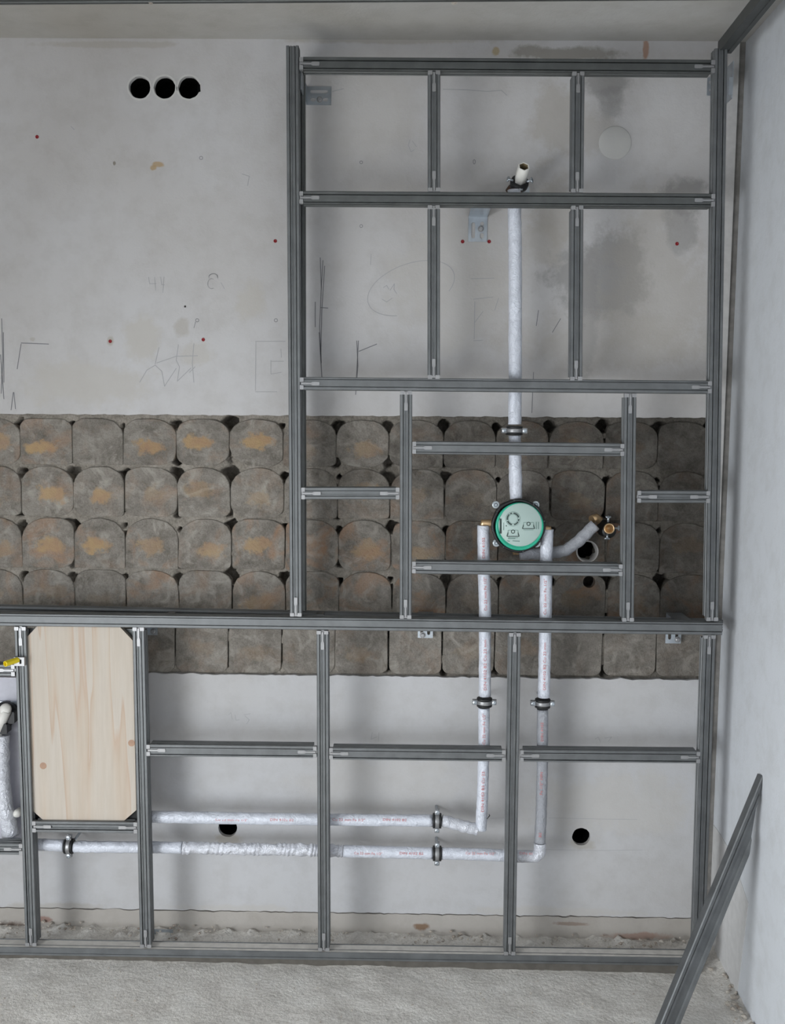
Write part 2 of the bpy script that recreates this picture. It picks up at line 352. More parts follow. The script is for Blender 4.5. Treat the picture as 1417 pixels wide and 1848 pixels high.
class MB:
    def __init__(s): s.v = []; s.f = []; s.sm = []
    def add(s, vs, fs, smooth=False):
        b = len(s.v); s.v += [Vector(p) for p in vs]
        s.f += [tuple(i + b for i in q) for q in fs]; s.sm += [smooth] * len(fs)
        return s
    def box(s, a, b):
        (x0, y0, z0), (x1, y1, z1) = a, b
        return s.add([(x0, y0, z0), (x1, y0, z0), (x1, y1, z0), (x0, y1, z0), (x0, y0, z1), (x1, y0, z1), (x1, y1, z1), (x0, y1, z1)],
                     [(0, 3, 2, 1), (4, 5, 6, 7), (0, 1, 5, 4), (1, 2, 6, 5), (2, 3, 7, 6), (3, 0, 4, 7)])
    def bbox(s, a, b, bev=0.001):
        """box with bevelled edges in x-z outline"""
        (x0, y0, z0), (x1, y1, z1) = a, b
        o = [(x0 + bev, z0), (x1 - bev, z0), (x1, z0 + bev), (x1, z1 - bev), (x1 - bev, z1), (x0 + bev, z1), (x0, z1 - bev), (x0, z0 + bev)]
        return s.prism(o, y0, y1)
    def prism(s, outline, y0, y1):
        """outline in (x, z), anticlockwise seen from the front (-y)"""
        n = len(outline)
        vs = [(x, y0, z) for x, z in outline] + [(x, y1, z) for x, z in outline]
        fs = [tuple(range(n)), tuple(range(2 * n - 1, n - 1, -1))] + [(i, i + n, (i + 1) % n + n, (i + 1) % n) for i in range(n)]
        return s.add(vs, fs)
    def tube(s, path, rad, seg=16, caps=True, smooth=True, jitter=0.0, inner=None):
        """rad: number or function(t, angle)"""
        path = [Vector(p) for p in path]; n = len(path)
        tan = [(path[min(i + 1, n - 1)] - path[max(i - 1, 0)]).normalized() for i in range(n)]
        ref = Vector((0, 1, 0)) if abs(tan[0].y) < 0.9 else Vector((0, 0, 1))
        u = (ref - tan[0] * ref.dot(tan[0])).normalized()
        vs = []
        for i in range(n):
            u = (u - tan[i] * u.dot(tan[i])).normalized(); w = tan[i].cross(u)
            for k in range(seg):
                a = 2 * math.pi * k / seg
                r = rad(i / max(1, n - 1), a) if callable(rad) else rad
                d = u * math.cos(a) + w * math.sin(a)
                if jitter:
                    p = path[i] + d * r
                    r += jitter * noise.noise(p * 70)
                vs.append(path[i] + d * r)
        fs = [(i * seg + k, i * seg + (k + 1) % seg, (i + 1) * seg + (k + 1) % seg, (i + 1) * seg + k) for i in range(n - 1) for k in range(seg)]
        s.add(vs, fs, smooth)
        if caps:
            b = len(s.v) - n * seg
            s.f.append(tuple(b + k for k in range(seg - 1, -1, -1))); s.sm.append(False)
            s.f.append(tuple(b + (n - 1) * seg + k for k in range(seg))); s.sm.append(False)
        return s
    def lathe(s, base, axis, prof, seg=32, smooth=True, rfun=None, caps=True):
        """prof: (radius, distance along axis)"""
        axis = Vector(axis).normalized(); base = Vector(base)
        ref = Vector((0, 0, 1)) if abs(axis.z) < 0.9 else Vector((1, 0, 0))
        u = (ref - axis * ref.dot(axis)).normalized(); w = axis.cross(u)
        vs = []
        for r, h in prof:
            for k in range(seg):
                a = 2 * math.pi * k / seg
                rr = r * (rfun(a) if rfun else 1)
                vs.append(base + axis * h + (u * math.cos(a) + w * math.sin(a)) * rr)
        n = len(prof)
        fs = [(i * seg + k, i * seg + (k + 1) % seg, (i + 1) * seg + (k + 1) % seg, (i + 1) * seg + k) for i in range(n - 1) for k in range(seg)]
        if caps and prof[0][0] > 1e-6: fs.append(tuple(range(seg - 1, -1, -1)))
        if caps and prof[-1][0] > 1e-6: fs.append(tuple((n - 1) * seg + k for k in range(seg)))
        return s.add(vs, fs, smooth)
    def holed(s, outer, holes, y0, y1, back=True):
        """flat plate with real holes: outlines in (x, z); front at y0, back at y1"""
        bm = bmesh.new(); loops = []
        for lp in [outer] + holes:
            vs = [bm.verts.new((x, 0, z)) for x, z in lp]
            for i in range(len(vs)): bm.edges.new((vs[i], vs[(i + 1) % len(vs)]))
            loops.append(vs)
        bmesh.ops.triangle_fill(bm, use_beauty=True, use_dissolve=False, edges=bm.edges[:])
        bm.verts.index_update()
        base = [v.co.copy() for v in bm.verts]; n = len(base)
        fs = []
        for f in bm.faces:
            ids = [v.index for v in f.verts]
            a, b, c = base[ids[0]], base[ids[1]], base[ids[2]]
            nn = (b - a).cross(c - a)
            if nn.y > 0: ids.reverse()
            fs.append(tuple(ids))
        idl = [[v.index for v in lp] for lp in loops]
        bm.free()
        vs = [(p.x, y0, p.z) for p in base] + [(p.x, y1, p.z) for p in base]
        out = list(fs)
        if back: out += [tuple(i + n for i in reversed(f)) for f in fs]
        for li, ids in enumerate(idl):
            area = sum(base[ids[i]].x * base[ids[(i + 1) % len(ids)]].z - base[ids[(i + 1) % len(ids)]].x * base[ids[i]].z for i in range(len(ids)))
            for i in range(len(ids)):
                a, b = ids[i], ids[(i + 1) % len(ids)]
                q = (a, a + n, b + n, b)
                if (area < 0) != (li > 0): q = q[::-1]
                out.append(q)
        return s.add(vs, out)
    def mesh(s, name, mat, origin):
        me = bpy.data.meshes.new(name)
        me.from_pydata([tuple(p - origin) for p in s.v], [], s.f)
        me.polygons.foreach_set('use_smooth', s.sm)
        if mat: me.materials.append(MAT[mat])
        me.update()
        return me
    def build(s, name, mat, parent=None, origin=None, label=None):
        po = wl(parent)
        org = Vector(origin) if origin is not None else po
        o = bpy.data.objects.new(name, s.mesh(name, mat, org))
        link(o, parent); o.location = org - po; WL[o] = org
        if label: o['label'] = label
        return o

def arc(cx, cz, rx, rz, a0, a1, n):
    return [(cx + rx * math.cos(math.radians(a0 + (a1 - a0) * i / n)), cz + rz * math.sin(math.radians(a0 + (a1 - a0) * i / n))) for i in range(n + 1)]

def circle(cx, cz, r, n=24, jit=0.0, seed=0):
    return [(cx + r * (1 + jit * noise.noise(Vector((i * 1.7, seed, 3)))) * math.cos(2 * math.pi * i / n), cz + r * (1 + jit * noise.noise(Vector((i * 1.7, seed, 9)))) * math.sin(2 * math.pi * i / n)) for i in range(n)]

def text_shape(body, size):
    cu = bpy.data.curves.new('t', 'FONT'); cu.body = body; cu.size = size
    cu.align_x = 'CENTER'; cu.align_y = 'CENTER'; cu.resolution_u = 2
    o = bpy.data.objects.new('t', cu); COL.objects.link(o)
    dg = bpy.context.evaluated_depsgraph_get(); ev = o.evaluated_get(dg); me = ev.to_mesh()
    vs = [v.co.copy() for v in me.vertices]; fs = [tuple(p.vertices) for p in me.polygons]
    ev.to_mesh_clear(); bpy.data.objects.remove(o); bpy.data.curves.remove(cu)
    return vs, fs

# ------------------------------------------------------------------ structure: back wall
wall = None
rows_b = [838, 931, 1024.5, 1117, 1211]  # lower edge of each course at x = 0
SL = 0.0085
cols = [-150, -57, 36, 130, 222, 318, 414, 511, 607, 702, 801, 895, 990, 1092, 1187, 1283, 1340]
shift = [0, 2, 4, 5, -2]

def row_y(r, x):                          # lower joint of course r (-1: top of the band)
    return (747 + 0.0055 * x) if r < 0 else rows_b[r] + SL * x

pits = []                                 # (px, py, radius px, depth)
rp = random.Random(3)
for r in range(5):
    for c in range(1, len(cols) - 1):
        x = cols[c] + shift[r]
        pits.append((x + rp.uniform(-3, 3), row_y(r - 1, x) + rp.uniform(14, 22), rp.uniform(7, 14) if rp.random() < 0.75 else 4, rp.uniform(0.05, 0.10)))
        if rp.random() < 0.55:
            pits.append((x + rp.uniform(-3, 3), row_y(r, x) - rp.uniform(7, 13), rp.uniform(6, 10), rp.uniform(0.04, 0.08)))
        if rp.random() < 0.7:
            ya, yb2 = rp.uniform(20, 45), rp.uniform(60, 90)
            for k_ in range(int((yb2 - ya) / 2.5)):
                pits.append((x + rp.uniform(-.6, .6), row_y(r - 1, x) + ya + 2.5 * k_, rp.uniform(1.8, 3.6), 0.03))
pits += [(420, 858, 14, 0.03), (424, 840, 10, 0.02), (704, 856, 15, 0.03), (1060, 995, 17, 0.09), (1063, 1050, 16, 0.08), (1090, 915, 9, 0.04), (122, 945, 10, .03), (45, 1070, 8, .03), (44, 1090, 7, .04)]
pits_w = []
for (px, py, rr, d) in pits:
    q = P(px, py, YB); pits_w.append((q.x, q.z, rr * (P(px + 1, py, YB) - q).length, d))

def mortar_wall():
    x0, x1 = P(-130, 900, YB).x, XR + 0.02
    z1, z0 = P(0, 735, YB).z + 0.03, P(0, 1232, YB).z - 0.03
    st = 0.0046
    nx, nz = int((x1 - x0) / st), int((z1 - z0) / st)
    dep = [[0.0] * (nx + 1) for _ in range(nz + 1)]
    for j in range(nz + 1):
        z = z0 + (z1 - z0) * j / nz
        for i in range(nx + 1):
            x = x0 + (x1 - x0) * i / nx
            dep[j][i] = 0.0046 + 0.0030 * noise.fractal(Vector((x * 28, z * 28, 1.5)), 0.8, 2.0, 4) + 0.002 * noise.noise(Vector((x * 120, z * 120, 4)))
    for (px, pz, rr, d) in pits_w:
        i0, i1 = int((px - 2 * rr - x0) / st), int((px + 2 * rr - x0) / st) + 1
        j0, j1 = int((pz - 2 * rr - z0) / st), int((pz + 2 * rr - z0) / st) + 1
        for j in range(max(0, j0), min(nz, j1) + 1):
            for i in range(max(0, i0), min(nx, i1) + 1):
                x = x0 + (x1 - x0) * i / nx; z = z0 + (z1 - z0) * j / nz
                q = math.hypot(x - px, z - pz) / rr + 0.35 * noise.noise(Vector((x * 60, z * 60, 8)))
                if q < 1.15:
                    dep[j][i] = max(dep[j][i], d * min(1, (1.15 - q) / 0.22))
    b = MB()
    vs = [(x0 + (x1 - x0) * i / nx, YB + max(0.0036, dep[j][i]), z0 + (z1 - z0) * j / nz) for j in range(nz + 1) for i in range(nx + 1)]
    w = nx + 1
    fs = [(j * w + i, j * w + i + 1, (j + 1) * w + i + 1, (j + 1) * w + i) for j in range(nz) for i in range(nx)]
    b.add(vs, fs, True)
    # masonry behind everything
    b.box((XL, 0.125, -0.05), (XR + 0.3, 0.2, ZC + 0.2))
    return b.build('wall_back', 'mortar')
wall = tag(mortar_wall(), kind='structure')
tag(wall, 'back wall with an exposed band of grey cinder blocks between plaster', 'wall')

# bricks: a handful of shapes, each block one object
def brick_outline(w, h, rtl, rtr, rbl, rbr, seed):
    n = 5
    o = []
    o += arc(-w / 2 + rbl, -h / 2 + rbl * 0.8, rbl, rbl * 0.8, 180, 270, n)
    o += arc(w / 2 - rbr, -h / 2 + rbr * 0.8, rbr, rbr * 0.8, 270, 360, n)
    o += arc(w / 2 - rtr, h / 2 - rtr * 0.8, rtr, rtr * 0.8, 0, 90, n)
    o += arc(-w / 2 + rtl, h / 2 - rtl * 0.8, rtl, rtl * 0.8, 90, 180, n)
    res = []
    for i, (x, z) in enumerate(o):
        k = 1 + 0.03 * noise.noise(Vector((x * 45, z * 45, seed * 1.37)))
        res.append((x * k, z * k))
    return res

def brick_mb(ol, depth=0.03):
    n = len(ol); b = MB()
    inner = [(x * 0.978, z * 0.978) for x, z in ol]
    vs = [(x, 0, z) for x, z in inner] + [(x, 0.0018, z) for x, z in ol] + [(x, depth, z) for x, z in ol]
    fs = [tuple(range(n))] + [(i, i + n, (i + 1) % n + n, (i + 1) % n) for i in range(n)] + [(i + n, i + 2 * n, (i + 1) % n + 2 * n, (i + 1) % n + n) for i in range(n)]
    b.add(vs, fs)
    return b

U = (P(701, 900, YB) - P(700, 900, YB)).length
brick_shapes = []
for s_ in range(9):
    rr = random.Random(s_ + 20)
    tl, tr = rr.uniform(26, 46) * U, rr.uniform(26, 46) * U
    bl, br = rr.choice([3, 6, 14, 26]) * U, rr.choice([3, 6, 14, 26]) * U
    brick_shapes.append(brick_mb(brick_outline(93.0 * U, 91.0 * U, tl, tr, bl, br, s_)).mesh('brick', 'brick', Vector((0, 0, 0))))
low_shapes = []
for s_ in range(4):
    rr = random.Random(s_ + 50)
    low_shapes.append(brick_mb(brick_outline(92.5 * U, 92 * U, rr.uniform(6, 16) * U, rr.uniform(6, 16) * U, rr.uniform(12, 20) * U, rr.uniform(12, 22) * U, s_ + 9)).mesh('brick', 'brick', Vector((0, 0, 0))))

stains = {(0, 2): 1, (0, 4): 1, (0, 5): 1, (0, 6): 1, (0, 1): .7, (0, 8): .5, (1, 2): .9, (1, 3): .9, (1, 4): .35, (1, 5): .45, (1, 6): .4,
          (2, 1): .5, (2, 2): .9, (2, 3): 1, (2, 4): .6, (2, 5): .7, (2, 6): .8, (2, 8): .6, (2, 9): .5, (1, 8): .6, (3, 6): .4, (0, 12): .5, (1, 12): .3, (2, 11): .2}
rb = random.Random(11)
special = {(0, 2): (20, 24, 3, 8), (0, 3): (24, 38, 4, 3), (0, 4): (32, 40, 3, 30), (0, 5): (34, 36, 26, 34), (0, 6): (40, 34, 46, 24), (0, 8): (40, 40, 38, 34), (0, 9): (34, 40, 30, 4),
           (1, 5): (40, 46, 4, 18), (1, 6): (46, 40, 30, 24), (1, 8): (42, 46, 4, 12), (1, 9): (46, 36, 4, 4), (2, 8): (40, 44, 22, 16), (2, 7): (20, 42, 4, 26), (1, 2): (40, 42, 8, 26), (1, 3): (44, 38, 26, 6)}
for r in range(5):
    for c in range(len(cols) - 1):
        xa, xb = cols[c] + shift[r], cols[c + 1] + shift[r]
        if xb < -60: continue
        xm = (xa + xb) / 2
        yt, yb_ = row_y(r - 1, xm) + (7 if r == 0 else 2), row_y(r, xm)
        ctr = P(xm, (yt + yb_) / 2, YB)
        w_ = (P(xb, yt, YB) - P(xa, yt, YB)).length; h_ = (P(xm, yt, YB) - P(xm, yb_, YB)).length
        hole_here = (r in (2, 3) and c == 12)
        if hole_here:
            ol = brick_outline(92.5 * U, 89.5 * U, 30 * U, 26 * U, 6 * U, 10 * U, 77)
            q = (P(1060, 995, YB) if r == 2 else P(1063, 1050, YB)) - ctr
            b = MB().holed(ol, [circle(q.x, q.z, (18.5 if r == 2 else 11) * U, 20, 0.05)], 0.0, 0.03, back=False)
            me = b.mesh('brick', 'brick', Vector((0, 0, 0)))
        elif (r, c) in special:
            me = brick_mb(brick_outline(93 * U, 91 * U, *[k_ * U for k_ in special[(r, c)]], 30 + r * 7 + c)).mesh('brick', 'brick', Vector((0, 0, 0)))
        else:
            me = rb.choice(low_shapes if r == 4 else brick_shapes)
        o = bpy.data.objects.new('brick', me); link(o, wall)
        o.location = Vector((ctr.x, YB + rb.uniform(-0.0015, 0.0012), ctr.z)) - wl(wall)
        o.scale = (min(w_, 0.155) / (93.6 * U) if not hole_here else 1, 1, h_ / (92.5 * U) if not hole_here else 1)
        o.rotation_euler = (rb.uniform(-0.010, 0.010), rb.uniform(-0.015, 0.01) + 0.004, rb.uniform(-0.010, 0.010))
        o['patch_at'] = (rb.uniform(-.016, .016), 0.0, rb.uniform(-.022, .012))
        o['stain'] = float(stains.get((r, c), rb.choice([0, 0, .15, .25])))
        dark = max(0.0, min(1.0, (xm - 480) / 760)) * (0.35 if r == 4 else 1.0)     # blocks get darker towards the right corner
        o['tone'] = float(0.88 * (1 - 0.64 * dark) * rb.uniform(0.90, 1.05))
        o['smear'] = float(rb.uniform(0.15, 0.6) * (0.5 if r == 4 else 1.7 if r in (2, 3) else 1))

# plaster slabs with ragged edges
def ragged(px0, px1, yfun, amp, step, seed, Y=0.0):
    pts = []; n = int(abs(px1 - px0) / step)
    for i in range(n + 1):
        x = px0 + (px1 - px0) * i / n
        y = yfun(x) + amp * noise.fractal(Vector((x * 0.045, seed, 0)), 0.7, 2.1, 5) + amp * 0.5 * noise.noise(Vector((x * 0.3, seed, 5)))
        q = P(x, y, Y); pts.append((q.x, q.z))
    return pts

S0 = (P(701, 600, 0) - P(700, 600, 0)).length
def hole_px(px, py, r, seed, jit=0.06, Y=0.0):
    q = P(px, py, Y); return circle(q.x, q.z, r * S0, 26, jit, seed)
XG = XR - 0.0180                        # plaster stops short of the right wall, a bare groove stays
SOCK = [(252, 158, 19.0), (297, 158, 19.0), (341, 158, 19.5)]
edge = ragged(-120, 1275, lambda x: 747 + 0.0055 * x, 1.8, 7, 2.0)
edge = [(x, z) for x, z in edge if x < XG - 0.035]
outer = [(XL, ZC), (XL, edge[0][1])] + edge + [(XG - 0.03, edge[-1][1]), (XG - 0.03, ZC)]
b = MB().holed(outer, [hole_px(*h, i * 3.1) for i, h in enumerate(SOCK)] + [hole_px(334, 553, 2.0, 33)], 0.0, 0.0145)
pl_up = b.build('plaster', 'plaster_up', wall)
top_low = ragged(-120, 1275, lambda x: 1212 + 0.0125 * x, 2.2, 7, 7.0)
top_low = [(x, z) for x, z in top_low if x < XG - 0.035]
bot_low = ragged(-120, 1275, lambda x: 1637 + 0.0155 * x, 2.0, 7, 9.0)
bot_low = [(x, z) for x, z in bot_low if x < XG - 0.035]
LOWH = [(411, 1494, 18.0), (1049, 1510, 17.0)]
outer = [(XL, top_low[0][1]), (XL, bot_low[0][1])] + bot_low + [(XG - 0.03, bot_low[-1][1]), (XG - 0.03, top_low[-1][1])] + top_low[::-1]
pl_low = MB().holed(outer, [hole_px(*h, 40 + i) for i, h in enumerate(LOWH)], 0.0, 0.016).build('plaster', 'plaster_low', wall)
# plinth band below the crack
top_p = [(x, z - 0.0045 - 0.004 * noise.noise(Vector((x * 14, 2, 2)))) for x, z in bot_low]
outer = [(XL, top_p[0][1]), (XL, -0.02), (XG - 0.03, -0.02), (XG - 0.03, top_p[-1][1])] + top_p[::-1]
MB().holed(outer, [], 0.003, 0.02).build('plinth_render', 'plinth', wall)
MB().box((XL, 0.0205, -0.02), (XG - 0.03, 0.03, P(0, 1600, 0).z)).build('masonry_backing', 'mortar', wall)
# smooth strip beside the right corner, from floor to ceiling
MB().box((XG - 0.0295, -0.002, -0.02), (XG, 0.03, ZC)).build('plaster_strip', 'strip', wall)
MB().box((XG, 0.005, -0.02), (XR + 0.02, 0.03, ZC)).build('corner_groove_backing', 'groove', wall)

# socket boxes and drill holes behind the plaster
def cup(px, py, r, parent, name='socket_box', depth=0.07, mat='hole'):
    q = P(px, py, 0.0); R = r * S0 * 0.985
    return MB().lathe((q.x, 0.0035, q.z), (0, 1, 0), [(R * 1.0, 0), (R * 1.06, 0.004), (R * 1.04, depth), (0.0, depth + 0.001)][0:4], 26, True).build(name, mat, parent)
def cup_open(px, py, r, parent, name='socket_box', depth=0.07, mat='hole'):
    q = P(px, py, 0.0); R = r * S0 * 1.04
    b = MB(); seg = 26; base = Vector((q.x, 0.004, q.z))
    ring = lambda rr, y: [base + Vector((rr * math.cos(2 * math.pi * k / seg), y, rr * math.sin(2 * math.pi * k / seg))) for k in range(seg)]
    vs = ring(R, 0) + ring(R, depth); fs = [(k, (k + 1) % seg, (k + 1) % seg + seg, k + seg) for k in range(seg)] + [tuple(seg + k for k in range(seg))]
    b.add(vs, fs, False)
    return b.build(name, mat, parent)
for h in SOCK: cup_open(*h, pl_up)
for h in LOWH: cup_open(*h, pl_low, 'drill_hole', 0.1)
# ragged torn bits and thin raised rim of plaster round the sockets
for i, (px, py, r) in enumerate(SOCK):
    q = P(px, py, 0.0)
    MB().holed(circle(q.x, q.z, 22.5 * S0, 26, 0.05, i + 50), [circle(q.x, q.z, 19.6 * S0, 26, 0.05, i * 3.1)], -0.0012, 0.0005).build('filler_ring', 'patch', pl_up)
q = P(359, 160, 0); MB().prism([(q.x - .004, q.z - .012), (q.x + .005, q.z - .008), (q.x + .004, q.z + .011), (q.x - .003, q.z + .013)], -0.0015, 0.003).build('torn_edge', 'hole', pl_up)
# round filler cap on the plaster
q = P(1110, 258, 0.0)
MB().lathe((q.x, 0.001, q.z), (0, -1, 0), [(28.8 * S0, 0), (28.8 * S0, 0.003), (28.0 * S0, 0.0042), (0, 0.0046)], 40, True).build('filler_cap', 'patch', pl_up)

# pencil marks on the plaster
def strokes(name, lines, mat, wpx=1.2, parent=None):
    b = MB()
    for ln in lines:
        pts = [P(x, y, -0.0004) for x, y in ln]
        for a, c in zip(pts[:-1], pts[1:]):
            d = (c - a); 
            if d.length < 1e-6: continue
            n = Vector((-d.z, 0, d.x)).normalized() * (wpx * S0 / 2); e = d.normalized() * (wpx * S0 * 0.25)
            b.add([a - n - e, c - n + e, c + n + e, a + n - e], [(0, 1, 2, 3)])
    return b.build(name, mat, parent or pl_up)
def ell(cx, cy, rx, ry, a0, a1, n=30, rot=0.0):
    r = []
    for i in range(n + 1):
        a = math.radians(a0 + (a1 - a0) * i / n); x, y = rx * math.cos(a), ry * math.sin(a)
        c, s_ = math.cos(rot), math.sin(rot); r.append((cx + x * c - y * s_, cy + x * s_ + y * c))
    return r
strokes('pencil_mark', [[(578, 465), (580, 520), (577, 590), (580, 655)], [(586, 480), (581, 560), (579, 640)], [(569, 545), (569, 590)], [(578, 555), (592, 556)], [(576, 600), (581, 680)], [(580, 520), (583, 470)]], 'pencil', 1.4)
strokes('pencil_mark', [[(644, 615), (646, 660), (642, 712)], [(647, 615), (643, 690)], [(648, 634), (680, 621)]], 'pencil', 1.5)
strokes('pencil_mark', [ell(742, 520, 82, 44, 120, 400, 40, -0.35), [(692, 519), (698, 515), (702, 522)], [(704, 524), (712, 512), (711, 522), (716, 530)], [(690, 540), (698, 545), (708, 538)]], 'pencil_light', 1.2)
strokes('pencil_mark', [[(283, 655), (318, 643), (357, 642)], [(252, 690), (265, 668), (280, 659), (292, 670), (297, 697), (318, 665)], [(287, 627), (280, 657)], [(322, 622), (318, 650), (324, 662), (320, 688), (345, 664)], [(350, 620), (347, 655), (350, 690)], [(342, 672), (352, 662)]], 'pencil_light', 1.4)
strokes('pencil_mark', [[(3, 575), (5, 650), (2, 710)], [(6, 600), (7, 690)], [(1, 640), (7, 720)], [(38, 619), (88, 621)], [(38, 621), (31, 666)], [(24, 708), (20, 740)], [(25, 708), (28, 738)]], 'pencil', 1.4)
strokes('pencil_mark', [[(268, 500), (270, 512), (282, 512)], [(279, 500), (281, 524)], [(290, 500), (292, 514), (297, 514)], [(296, 500), (294, 528)]], 'pencil_light', 1.1)
strokes('pencil_mark', [ell(385, 500, 8, 6, 160, 380), ell(382, 512, 7, 9, 60, 300), [(399, 510), (405, 521)]], 'pencil_light', 1.1)
strokes('pencil_mark', [[(462, 617), (461, 705)], [(461, 616), (515, 616)], [(461, 707), (500, 707)], [(489, 650), (489, 675), (508, 672)], [(490, 652), (512, 652)], [(507, 630), (508, 645)]], 'pencil_light', 1.2)
strokes('pencil_mark', [[(850, 503), (892, 502)], [(855, 540), (890, 536)], [(857, 545), (856, 612)], [(856, 583), (872, 562)], [(855, 615), (871, 614)], [(893, 560), (900, 538)]], 'pencil_light', 1.2)
strokes('pencil_mark', [[(670, 458), (669, 478)], [(752, 265), (744, 254)], [(740, 252), (737, 262), (742, 274), (748, 270)]], 'pencil_light', 1.1)
strokes('pencil_mark', [[(963, 672), (960, 745)], [(968, 588), (972, 560)], [(997, 600), (1012, 575)]], 'pencil', 1.2)
strokes('pencil_mark', [ell(652, 293, 2.6, 2.6, 0, 360, 12), ell(652, 408, 2.6, 2.6, 0, 360, 12), ell(363, 285, 3, 3, 0, 360, 12), ell(856, 292, 2, 4, 0, 360, 12), ell(498, 578, 3, 3, 0, 360, 12), ell(356, 578, 3, 3, 0, 360, 12), [(353, 581), (350, 592)]], 'pencil', 0.9)
strokes('pencil_mark', [[(413, 1290), (417, 1286), (419, 1298)], [(424, 1290), (426, 1300), (432, 1299)], [(440, 1290), (452, 1288)], [(442, 1292), (450, 1299), (445, 1307)]], 'pencil_light', 1.0, pl_low)
strokes('pencil_mark', [[(672, 1322), (670, 1334), (680, 1330)], [(684, 1322), (683, 1338)], [(1074, 1334), (1080, 1330), (1084, 1340)], [(1092, 1332), (1104, 1330), (1098, 1338)]], 'pencil_light', 1.0, pl_low)
strokes('scribed_line', [[(1150, 1479), (1080, 1478), (990, 1476)], [(1160, 1534), (1075, 1535), (985, 1533)], [(885, 1477), (910, 1476)]], 'pencil_light', 0.8, pl_low)
strokes('plaster_crack', [[(620, 160), (600, 165)], [(800, 161), (840, 162), (880, 165), (905, 163)], [(905, 163), (915, 172)], [(325, 40), (330, 48)], [(437, 314), (450, 318), (447, 335)], [(128, 228), (134, 234)]], 'pencil_light', 1.4)

# red wall plugs: small things in the plaster
for (px, py, lab) in [(67, 247, 'red wall plug alone below left of the three round socket holes'),
                      (497, 435, 'red wall plug just left of the tall left steel post'),
                      (835, 436, 'red wall plug at the lower left of the slotted bracket'),
                      (883, 436, 'red wall plug at the lower right of the slotted bracket'),
                      (1222, 440, 'red wall plug beside the right steel post, in grey stained plaster'),
                      (199, 616, 'red wall plug in a chipped spot above the blocks, far left'),
                      (367, 613, 'red wall plug above the pencil scribble on the left wall')]:
    q = P(px, py, 0.0); R = 3.1 * S0
    e = empty('wall_plug', q, lab, 'wall plug', 'red wall plugs')
    MB().lathe((q.x, 0.0, q.z), (0, -1, 0), [(R, -0.0005), (R * 1.05, 0.0006), (R * 0.9, 0.0012), (R * 0.45, 0.0012), (R * 0.4, 0.0004), (0, 0.0003)], 16).build('collar', 'red', e)

# ------------------------------------------------------------------ other structure
def floor_mesh():
    fx = [-1.75 + i * 0.0125 for i in range(int((XR + 1.76) / 0.0125) + 1)]
    fy = [-0.95 + i * 0.0115 for i in range(int(0.98 / 0.0115) + 1)]
    xs = [XL - 0.1, -2.1] + fx + [XR + 0.05]; ys = [YB_ROOM - 0.1, -3.5, -2.2, -1.3] + fy
    vs = []
    for y in ys:
        for x in xs:
            z = 0.0
            if y >= -0.96 and x > -1.76:
                k = max(0.0, min(1.0, (y + 0.17) / 0.12)); kr = max(0.0, 1 - (XR - x) / 0.05)
                f = noise.fractal(Vector((x * 9, y * 9, 0.3)), 0.8, 2.0, 6)
                z = 0.0035 * f + 0.0015 * noise.noise(Vector((x * 70, y * 70, 2)))
                z += k * (0.010 + 0.020 * max(0, noise.fractal(Vector((x * 30, y * 34, 7)), 0.7, 2.0, 5)))
                z += kr * (0.010 + 0.014 * max(0, noise.fractal(Vector((x * 20, y * 14, 3)), 0.7, 2.0, 5)))
                z = z if (k > 0 or kr > 0) else min(z, 0.0025)
            vs.append((x, y, z - 0.001))
    w = len(xs)
    fs = [(j * w + i, j * w + i + 1, (j + 1) * w + i + 1, (j + 1) * w + i) for j in range(len(ys) - 1) for i in range(w - 1)]
    return MB().add(vs, fs, True).build('floor', 'floor')
tag(floor_mesh(), 'rough grey concrete floor with crumbled edge at the wall', 'floor', kind='structure')
tag(MB().box((XL - 0.1, YB_ROOM - 0.1, ZC), (XR + 0.3, 0.2, ZC + 0.15)).build('ceiling', 'ceiling'), 'pale stained plaster ceiling', 'ceiling', kind='structure')
wr = tag(MB().box((XR, YB_ROOM - 0.1, -0.05), (XR + 0.25, 0.12, ZC)).build('wall_right', 'right_wall'), 'smooth pale grey right wall', 'wall', kind='structure')
def PX(px, py, X):
    d = FWD + RGT * ((px - W_PX / 2) / F_PX) - UPV * ((py - H_PX / 2) / F_PX)
    return CAM + d * ((X - CAM.x) / d.x)
pts = [PX(x, y, XR - 0.0015) for x, y in ((1296, 1500), (1320, 1540), (1350, 1630), (1338, 1730), (1330, 1795), (1322, 1870))]
poly = [(q.y, q.z) for q in pts if q.z > 0] + [(pts[-1].y, -0.01), (0.0, -0.01), (0.0, pts[0].z)]
bw = MB(); n_ = len(poly)
bw.add([(XR - 0.0015, y, z) for y, z in poly] + [(XR + 0.001, y, z) for y, z in poly], [tuple(range(n_))] + [(i, (i + 1) % n_, (i + 1) % n_ + n_, i + n_) for i in range(n_)])
bw.build('bare_plaster', 'bare', wr)
tag(MB().box((XL - 0.1, YB_ROOM - 0.2, -0.05), (XR + 0.25, YB_ROOM, ZC)).build('wall_front', 'right_wall'), 'plain plaster wall opposite the blocks', 'wall', kind='structure')
wlft = MB()
wlft.box((XL - 0.2, YB_ROOM, -0.05), (XL, WIN[0], ZC)).box((XL - 0.2, WIN[1], -0.05), (XL, 0.2, ZC))
wlft.box((XL - 0.2, WIN[0], -0.05), (XL, WIN[1], WIN[2])).box((XL - 0.2, WIN[0], WIN[3]), (XL, WIN[1], ZC))
wlo = tag(wlft.build('wall_left', 'right_wall'), 'plaster wall with the window', 'wall', kind='structure')
wf = MB()
y0, y1, z0, z1 = WIN
